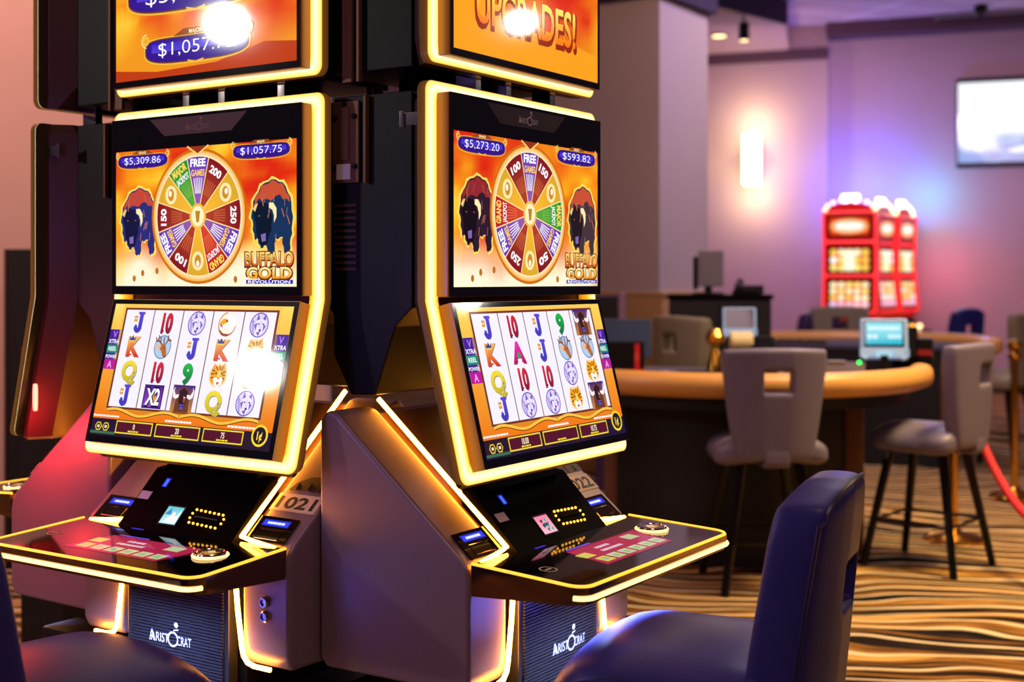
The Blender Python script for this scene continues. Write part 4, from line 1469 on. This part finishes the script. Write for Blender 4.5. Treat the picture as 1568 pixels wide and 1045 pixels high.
def table_display(label, loc, rz, sc, content, lift=0):
    t = thing('dealer_display', label, 'display', loc, rz)
    t.scale = (sc,) * 3
    mb = MB()
    mb.box((-.06, -.04, 0), (.06, .06, .012), .004)
    mb.box((-.02, -.01, .01), (.02, .02, .10 + lift), .004)
    mb.build('stand', M['black'], t)
    tilt = Matrix.Translation((0, -.01, .08 + lift)) @ Matrix.Rotation(R(-12), 4, 'X')
    mb = MB()
    mb.box((-.115, 0, .0), (.115, .03, .205), .012, 3, tilt)
    mb.build('casing', M['plastic_blue'], t)
    mb = MB()
    for sg in (-1, 1):
        mb.tube([tilt @ Vector((sg * .112, -.006, .05)), tilt @ Vector((sg * .112, -.006, .015)), tilt @ Vector((sg * .085, -.010, -.002))], .008, 6)
    mb.build('handle', M['plastic_blue'], t)
    o = tilt @ Vector((0, -.0012, .125))
    uy = (tilt.to_3x3() @ Vector((0, 0, 1)))
    cv = Canvas(o, (1, 0, 0), uy, .0003)
    cv.rect(-.098, -.065, .098, .070, (10, 14, 30), 1)
    if content:
        cv.rect(-.088, -.052, .088, .060, (30, 190, 214), 2, (70, 214, 226))
        cv.dashes(0, .030, .15, .018, (200, 244, 250), 3, 6)
        cv.dashes(-.055, -.012, .045, .018, (210, 246, 250), 3, 2)
        cv.dashes(.05, -.012, .06, .018, (210, 246, 250), 3, 3)
        cv.rect(-.04, -.115, .04, -.085, (190, 226, 240), 2)
        cv.rect(-.056, -.105, .056, -.092, (150, 200, 226), 2)
    else:
        cv.rect(-.086, -.050, .086, .058, (22, 26, 34), 2, (40, 46, 54))
        cv.rect(-.07, -.110, .07, -.088, (150, 186, 214), 2)
    cv.build('screen', M['screen'], t, 1.0)
    return t
table_display('bright cyan dealer display standing on the near card table', (1.955, 6.86, .9165), R(-12), 1.06, True)
table_display('pale blue dealer display with a dark screen, on a tall stand behind the front stool', (1.29, 7.40, .9165), R(-6), .82, False, .14)

# dealer's things on the near table
t = thing('card_shuffler', 'low dark card shuffler with a green light beside the cyan display', 'card shuffler', (1.70, 6.78, .9165), R(-16))
mb = MB(); mb.prism([(-.13, 0), (.11, 0), (.11, .07), (-.05, .075), (-.13, .03)], 'x', -.13, .13, .008)
mb.build('body', M['slot_dark'], t)
mb = MB(); mb.box((-.06, -.06, .0745), (.03, .02, .082), .002)
mb.build('lid', M['grey_plastic'], t)
mb = MB(); mb.rbox((.10, -.055, .076), (.010, .010, .010), (.009, .009, .009), 3)
mb.build('green_light', mat('green_led', (40, 255, 80), .4, 0, .3, (50, 255, 90), 3.0), t)
t = thing('dealing_shoe', 'cream and black dealing shoe behind the front stool', 'dealing shoe', (1.36, 7.10, .9165), R(-6))
mb = MB(); mb.prism([(-.16, 0), (.14, 0), (.14, .19), (.02, .19), (-.16, .08)], 'x', -.07, .07, .012)
mb.build('body', M['black_soft'], t)
mb = MB()
mb.lathe([(.045, -.115), (.055, -.105), (.055, .0), (.045, .01)], 20, mx=Matrix.Translation((-.06, .0, .165)) @ Matrix.Rotation(R(90), 4, 'Y'))
mb.build('card_roller', M['cream'], t)
t = thing('brass_bell', 'small round brass bell left of the dealing shoe', 'bell', (1.09, 7.0, .9165), 0)
mb = MB(); mb.lathe([(.045, 0), (.05, .01), (.042, .06), (.02, .13), (.03, .15), (.05, .17), (.052, .20), (.03, .235), (.006, .245)], 20)
mb.build('body', M['gold'], t)
t = thing('dealer_monitor', 'dark bluish monitor with a red glow at the left end of the near card table', 'monitor', (.60, 7.02, .9165), R(-6))
mb = MB(); mb.prism([(-.02, .08), (.05, .08), (.09, .28), (.05, .29)], 'x', -.15, .15, .008)
mb.build('casing', mat('blue_grey_plastic', (34, 52, 80), .35), t)
mb = MB(); mb.box((-.10, -.05, 0), (.12, .12, .012), .004); mb.box((-.05, .0, .01), (.05, .05, .12), .004)
mb.build('stand', M['black'], t)
cv = Canvas((0, -.052, .05), (1, 0, 0), (0, 0, 1))
cv.rect(.06, -.03, .085, .11, (190, 20, 24), 1)
cv.rect(-.12, -.035, .12, -.028, (214, 60, 20), 1)
mb = MB(); mb.box((-.11, -.050, .01), (.11, -.02, .17), .004)
bx = mb.build('reader', M['black'], t)
cv.build('red_light', M['screen'], bx, .8)
for (x, y, rz, lab, sz, m) in ((.78, 6.75, 4, 'loose white cards lying on the near card table left of the black tray', (.06, .045, .02), 'white_card'),):
    t = thing('card_stack', lab, 'cards', (x, y, .9165), R(rz))
    mb = MB(); mb.box((-sz[0], -sz[1], 0), (sz[0], sz[1], sz[2]), .003); mb.build('deck', M[m], t)
    mb = MB(); mb.box((-.03, -.03, sz[2]), (.05, .04, sz[2] + .004), .001, 2, Matrix.Rotation(R(24), 4, 'Z')); mb.build('top_card', M['paper'], t)
t = thing('discard_tray', 'flat black discard tray on the near card table, left of the front stool', 'tray', (.98, 6.72, .9165), R(-4))
mb = MB(); mb.box((-.13, -.06, 0), (.13, .06, .008), .002)
for q in ((-.13, -.06, .13, -.054), (-.13, .054, .13, .06), (-.13, -.06, -.124, .06), (.124, -.06, .13, .06)): mb.box((q[0], q[1], .006), (q[2], q[3], .03))
mb.build('body', M['black'], t)
mb = MB(); mb.box((-.10, -.045, .008), (.10, .045, .024), .002); mb.build('cards', M['grey_plastic'], t)
t = thing('card_scanner', 'black angular card machine right of the cyan display', 'card machine', (2.15, 7.00, .9165), R(-20))
mb = MB(); mb.prism([(-.12, 0), (.12, 0), (.12, .24), (.04, .25), (-.12, .10)], 'x', -.10, .02, .01)
mb.build('body', M['black_soft'], t)
mb = MB(); mb.box((.022, -.06, 0), (.10, .06, .19), .01); mb.build('hopper', M['black'], t)
mb = MB(); mb.box((.026, -.064, .10), (.096, -.058, .13)); mb.build('red_panel', mat('dull_red', (150, 24, 30), .4), t)

# ------------------------------------------------------------------ pit furniture
t = thing('black_cabinet', 'tall black pit cabinet standing in front of the pillar', 'cabinet', (1.36, 8.55, 0), R(-8))
mb = MB(); mb.box((-.33, -.02, 0), (.33, .40, 1.29), .008); mb.build('body', M['cab_dark'], t)
mb = MB(); mb.box((-.345, -.035, 1.29), (.345, .415, 1.32), .006); mb.build('top', M['black_soft'], t)
for x in (-.165, .165):
    mb = MB(); mb.box((x - .155, -.034, .08), (x + .155, -.02, 1.26), .004); d = mb.build('door', M['cab_dark'], t)
    mb = MB(); mb.tube([(x - .13 * (1 if x > 0 else -1), -.04, .75), (x - .13 * (1 if x > 0 else -1), -.055, .77), (x - .13 * (1 if x > 0 else -1), -.055, .87), (x - .13 * (1 if x > 0 else -1), -.04, .89)], .006, 6); mb.build('handle', M['chrome'], d)
t = thing('pit_monitor', 'grey backed monitor standing on the black cabinet', 'monitor', (1.31, 8.72, 1.322), R(-10))
mb = MB(); mb.box((-.10, -.06, 0), (.10, .08, .012), .003); mb.box((-.025, .0, .01), (.025, .03, .10), .004); mb.build('stand', M['black'], t)
mb = MB(); mb.box((-.065, -.02, .05), (.10, .02, .29), .01); mb.build('casing', M['grey_plastic'], t)
mb = MB(); mb.box((-.10, -.01, .03), (-.067, .03, .25), .006); mb.build('edge_cover', M['black'], t)
t = thing('desk_telephone', 'dark desk telephone beside the grey backed monitor', 'telephone', (1.56, 8.64, 1.322), R(-20))
mb = MB(); mb.prism([(-.09, 0), (.09, 0), (.09, .06), (-.09, .02)], 'x', -.09, .09, .006); mb.build('body', M['black_soft'], t)
mb = MB(); mb.tube([(-.055, -.07, .045), (-.06, -.05, .065), (-.06, .04, .09), (-.055, .07, .075)], .018, 8); mb.build('handset', M['black'], t)
t = thing('pit_stand', 'dark purple stand with a pale edge post beside the wainscot', 'stand', (.66, 8.75, 0), R(-6))
mb = MB(); mb.box((-.10, 0, 0), (.045, .25, 1.31), .006); mb.build('body', M['purple'], t)
mb = MB(); mb.box((.055, -.01, 0), (.095, .26, 1.33), .008); mb.build('edge_post', M['purple_post'], t)
mb = MB(); mb.box((-.105, -.006, 1.08), (.05, .0, 1.30)); mb.build('front_panel', M['cab_dark'], t)

# ------------------------------------------------------------------ stanchions and rope
def post(label, loc):
    t = thing('rope_stanchion', label, 'stanchion', loc, 0, 'brass rope stanchions')
    mb = MB(); mb.lathe([(.16, 0), (.16, .012), (.13, .035), (.05, .05), (.03, .07)], 32); mb.build('base', M['gold'], t)
    mb = MB(); mb.lathe([(.024, .05), (.024, .93)], 20); mb.build('pole', M['gold'], t)
    mb = MB(); mb.lathe([(.024, .90), (.042, .905), (.045, .93), (.03, .945), (.028, .96), (.045, .975), (.048, 1.0), (.03, 1.025), (.004, 1.03)], 20); mb.build('finial', M['gold'], t)
    return t
post('brass rope stanchion behind the sideways grey stool', (2.40, 7.10, 0))
post('brass rope stanchion at the right edge, beside the olive grey stool', (3.27, 8.50, 0))
pts = []
A, B = Vector((2.41, 7.05, .90)), Vector((2.44, 4.80, .90))
for k in range(25):
    q = k / 24
    p = A.lerp(B, q); p.z -= .62 * 4 * q * (1 - q)
    pts.append(p)
mb = MB(); mb.tube(pts, .021, 10)
t = tag(mb.build('barrier_rope', M['rope']), 'red velvet rope sagging from the brass stanchion past the sideways stool', 'rope')
post('brass rope stanchion out at the near end of the red rope', (2.45, 4.74, 0))

# ------------------------------------------------------------------ lamps, television, far machines
t = thing('wall_sconce', 'glowing upright wall sconce on the pale purple wall', 'wall lamp', (3.16, 17.10, 2.98), R(-20))
mb = MB(); mb.box((-.08, -.02, -.30), (.08, .06, .30), .01); mb.build('back_plate', M['chrome'], t)
mb = MB(); mb.lathe([(.10, -.33), (.115, -.31), (.115, .31), (.10, .33)], 24, (0, -.13, 0)); mb.build('glass_shade', M['sconce'], t)
point('sconce_glow', (3.10, 16.86, 3.46), (1.0, .76, .36), 14, .06)
point('sconce_glow', (3.10, 16.86, 2.50), (1.0, .76, .36), 14, .06)

t = thing('spotlight', 'small black cylinder spotlight hanging from the soffit', 'spotlight', (2.62, 14.75, 4.4), 0)
mb = MB(); mb.tube([(0, 0, 0), (0, 0, -.10)], .012, 8); mb.build('stem', M['black'], t)
mb = MB(); mb.lathe([(.05, -.08), (.06, -.09), (.06, -.27), (.05, -.28)], 20); mb.build('barrel', M['black'], t)
mb = MB(); mb.lathe([(.045, -.283), (.045, -.279)], 20); mb.build('lens', M['spot_lens'], t)
t = thing('recessed_downlight', 'round recessed downlight in the soffit', 'ceiling lamp', (2.52, 15.9, 4.4), 0)
mb = MB(); mb.lathe([(.11, -.02), (.12, -.012), (.12, .0), (.09, .0)], 24); mb.build('trim_ring', M['grey_plastic'], t)
mb = MB(); mb.lathe([(.085, -.022), (.085, -.018)], 20); mb.build('lens', M['spot_lens'], t)
t = thing('ceiling_speaker', 'small dark device on the tiled ceiling', 'ceiling device', (5.6, 15.6, 4.7), 0)
mb = MB(); mb.lathe([(.03, -.10), (.07, -.09), (.08, -.02), (.05, .0)], 16); mb.build('body', M['black'], t)
mb = MB(); mb.lathe([(.02, -.13), (.028, -.10)], 12); mb.build('nozzle', M['black_soft'], t)
t = thing('linear_vent', 'long pale air vent along the edge of the ceiling', 'air vent', (5.95, 15.95, 4.7), R(-20))
mb = MB(); mb.box((-.75, -.08, -.06), (.75, .08, 0), .01); mb.build('frame', M['grey_plastic'], t)
for k in range(3):
    mb = MB(); mb.box((-.70, -.055 + .04 * k, -.066), (.70, -.035 + .04 * k, -.058)); mb.build('slot', M['black'], t)

t = thing('wall_television', 'wide television on the wall showing a bright pale picture', 'television', (6.52, 16.06, 2.82), R(-20))
mb = MB(); mb.box((-1.0, .0, 0), (1.0, .08, 1.12), .012); mb.build('casing', M['tv_frame'], t)
mb = MB(); mb.box((-.3, .08, .3), (.3, .12, .8)); mb.build('wall_bracket', M['black'], t)
cv = Canvas((0, -.002, .56), (1, 0, 0), (0, 0, 1), .001)
n3 = vnoise(91)
def tvpic(x, y):
    c = mixc((150, 168, 226), (246, 250, 255), (y - .18) * 5)
    if y < .32: c = mixc(c, (96, 110, 170), max(0, n3(x * 14, y * 20) - .35))
    return c
cv.fire(-.98, -.50, .98, .50, 30, 16, tvpic, 1)
cv.poly([(-.42, -.36), (-.20, -.30), (-.02, -.33), (-.02, -.37), (-.3, -.39)], (236, 240, 250), 2)
cv.rect(-.78, -.37, -.68, -.31, (190, 200, 226), 2)
cv.build('picture', M['screen'], t, 1.12)

def red_machine(label, loc, rz, pat):
    t = thing('red_slot_machine', label, 'slot machine', loc, rz, 'red slot machines by the far wall')
    d = .34
    mb = MB(); mb.box((-.29, .03, 0), (.29, d, .95), .01); mb.build('base_cabinet', M['cab_dark'], t)
    mb = MB(); mb.prism([(-.20, .72), (.05, .78), (.05, .86), (-.20, .78)], 'x', -.29, .29, .01); dk = mb.build('button_deck', M['black_gloss'], t)
    for x, m in ((-.16, 'amber_led'), (.10, 'bulb')):
        mb = MB(); mb.rbox((x, -.10, .84), (.045, .03, .025), (.03, .025, .02), 3); mb.build('button', M[m], dk)
    mb = MB(); mb.prism([(.0, 1.03), (.05, .95), (d, .95), (d, 2.20), (.02, 2.20), (.06, 1.62)], 'x', -.30, .30, .01); mb.build('upper_cabinet', M['red_lamp'], t)
    def fy(z): return .0 + .06 * (z - 1.03) / .59 if z < 1.62 else .06 - .04 * (z - 1.62) / .58
    for k, (z0, z1) in enumerate(((1.06, 1.43), (1.49, 1.80), (1.90, 2.16))):
        mb = MB()
        P = [(-.255, fy(z0) - .012, z0), (.255, fy(z0) - .012, z0), (.255, fy(z1) - .012, z1), (-.255, fy(z1) - .012, z1)]
        mb.loft([P, [(p[0], p[1] + .03, p[2]) for p in P]])
        sc = mb.build('screen', M['black_gloss'], t, 0)
        up = Vector((0, fy(z1) - fy(z0), z1 - z0))
        cv = Canvas(Vector((0, (fy(z0) + fy(z1)) / 2 - .014, (z0 + z1) / 2)), (1, 0, 0), up, .001)
        h = (z1 - z0) / 2 - .03
        if k == 2:
            cv.rect(-.222, -h, .222, h, (226, 60, 24), 1)
            cv.ell(0, 0, .22, h * .9, (255, 250, 226), 2, 24, (255, 150, 60))
            cv.rect(-.15, -h * .3, .15, h * .4, (255, 252, 240), 3)
        else:
            cv.rect(-.222, -h, .222, h, (196, 40, 20), 1)
            rnd = random.Random(pat * 7 + k)
            for i in range(5):
                for j in range(4 if k == 0 else 3):
                    x, y = -.18 + i * .09, -h * .72 + j * h * (.48 if k == 0 else .7)
                    col = rnd.choice([(255, 240, 190), (255, 226, 120), (255, 250, 240), (250, 200, 80)])
                    if k == 0 and j == 0: col = rnd.choice([(236, 200, 240), (255, 190, 210)])
                    cv.ell(x, y, .042, h * (.22 if k == 0 else .34), col, 2 + (i + j) % 3, 12)
            if k == 1: cv.rect(-.06, -h, .06, h * .9, (255, 250, 220), 6)
        cv.build('picture', M['screen'], sc, 1.15)
    mb = MB()
    for x in (-.295, .295):
        mb.tube([(x, fy(z) - .015, z) for z in (1.03, 1.3, 1.62, 1.9, 2.19)], .016, 6)
    for z in (1.04, 1.46, 1.85, 2.19):
        mb.tube([(-.295, fy(z) - .015, z), (.295, fy(z) - .015, z)], .014, 6)
    mb.build('neon_trim', M['pink_lamp'], t)
    # arched topper with bulbs and a lit sign
    mb = MB()
    arch = [(.285 * math.cos(PI * k / 16), 2.20 + .11 * math.sin(PI * k / 16)) for k in range(17)]
    mb.prism(arch, 'y', .06, .20); tp = mb.build('topper', M['red_lamp'], t)
    for k in range(9):
        a = PI * (k + .3) / 8.6
        mb = MB(); mb.rbox((.285 * math.cos(a), .05, 2.21 + .13 * math.sin(a)), (.022, .022, .022), (.021, .021, .021), 3); mb.build('bulb', M['bulb'], tp)
    mb = MB()
    mb.box((-.10, .07, 2.34), (.10, .12, 2.40), .01); mb.box((-.08, .07, 2.27), (-.03, .12, 2.36), .01); mb.box((.03, .07, 2.27), (.08, .12, 2.36), .01)
    mb.build('lit_sign', M['bulb_white'], tp)
    return t
red_machine('red lit slot machine facing the room, leftmost of the three by the wall', (3.87, 15.0, 0), R(-25), 1)
red_machine('red lit slot machine seen at a slant, middle of the three by the wall', (4.53, 15.72, 0), R(53), 2)
red_machine('red lit slot machine seen at a slant, last of the three, nearest the wall corner', (4.93, 16.23, 0), R(53), 3)
point('topper_glow', (4.40, 16.40, 2.60), (.03, .07, 1.0), 80, .10)
point('topper_glow', (5.15, 16.15, 2.45), (.0, .55, .60), 17, .08)
point('cabinet_glow', (5.30, 16.0, 1.6), (1.0, .10, .24), 9, .10)
point('cabinet_glow', (3.75, 14.6, 1.2), (1.0, .45, .3), 2, .1)

# ------------------------------------------------------------------ left edge
t = thing('dark_cabinet', 'tall dark cabinet against the rose wall at the left edge', 'cabinet', (-2.44, 6.45, 0), R(0))
mb = MB(); mb.box((-.06, 0, 0), (.06, .4, 1.57), .006); mb.build('body', M['cab_dark'], t)
mb = MB(); mb.box((-.065, -.01, .0), (-.058, .0, 1.57)); mb.build('edge_trim', M['brown_metal'], t)
# glowing bar standing in for a red reflection, and coloured badge on the side of the dark machine
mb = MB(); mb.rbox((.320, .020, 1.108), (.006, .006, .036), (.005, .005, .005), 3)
mb.build('red_glint_bar', M['red_glint'], m3)
# red topped machine part behind it
t = thing('red_game_panel', 'small red lit game panel between the dark machine and machine 1021', 'game panel', (-1.66, 4.75, 0), R(-20))
mb = MB(); mb.box((-.16, .0, 0), (.16, .3, 1.18), .01); mb.build('cabinet', M['cab_dark'], t)
cv = Canvas((0, -.004, 1.03), (1, 0, 0), (0, 0, 1), .001)
cv.rect(-.15, -.14, .15, .14, (120, 8, 14), 1)
cv.rect(-.13, .06, -.07, .11, (255, 190, 180), 2)
cv.rect(-.05, .05, .12, .11, (255, 150, 140), 2)
rnd = random.Random(5)
for k in range(26):
    a, b = rnd.uniform(-.13, .10), rnd.uniform(-.13, .03)
    cv.rect(a, b, a + rnd.uniform(.02, .06), b + .018, rnd.choice([(230, 20, 30), (180, 10, 20), (255, 90, 90), (90, 4, 8)]), 2 + k % 4)
cv.build('lit_panel', M['screen'], t)
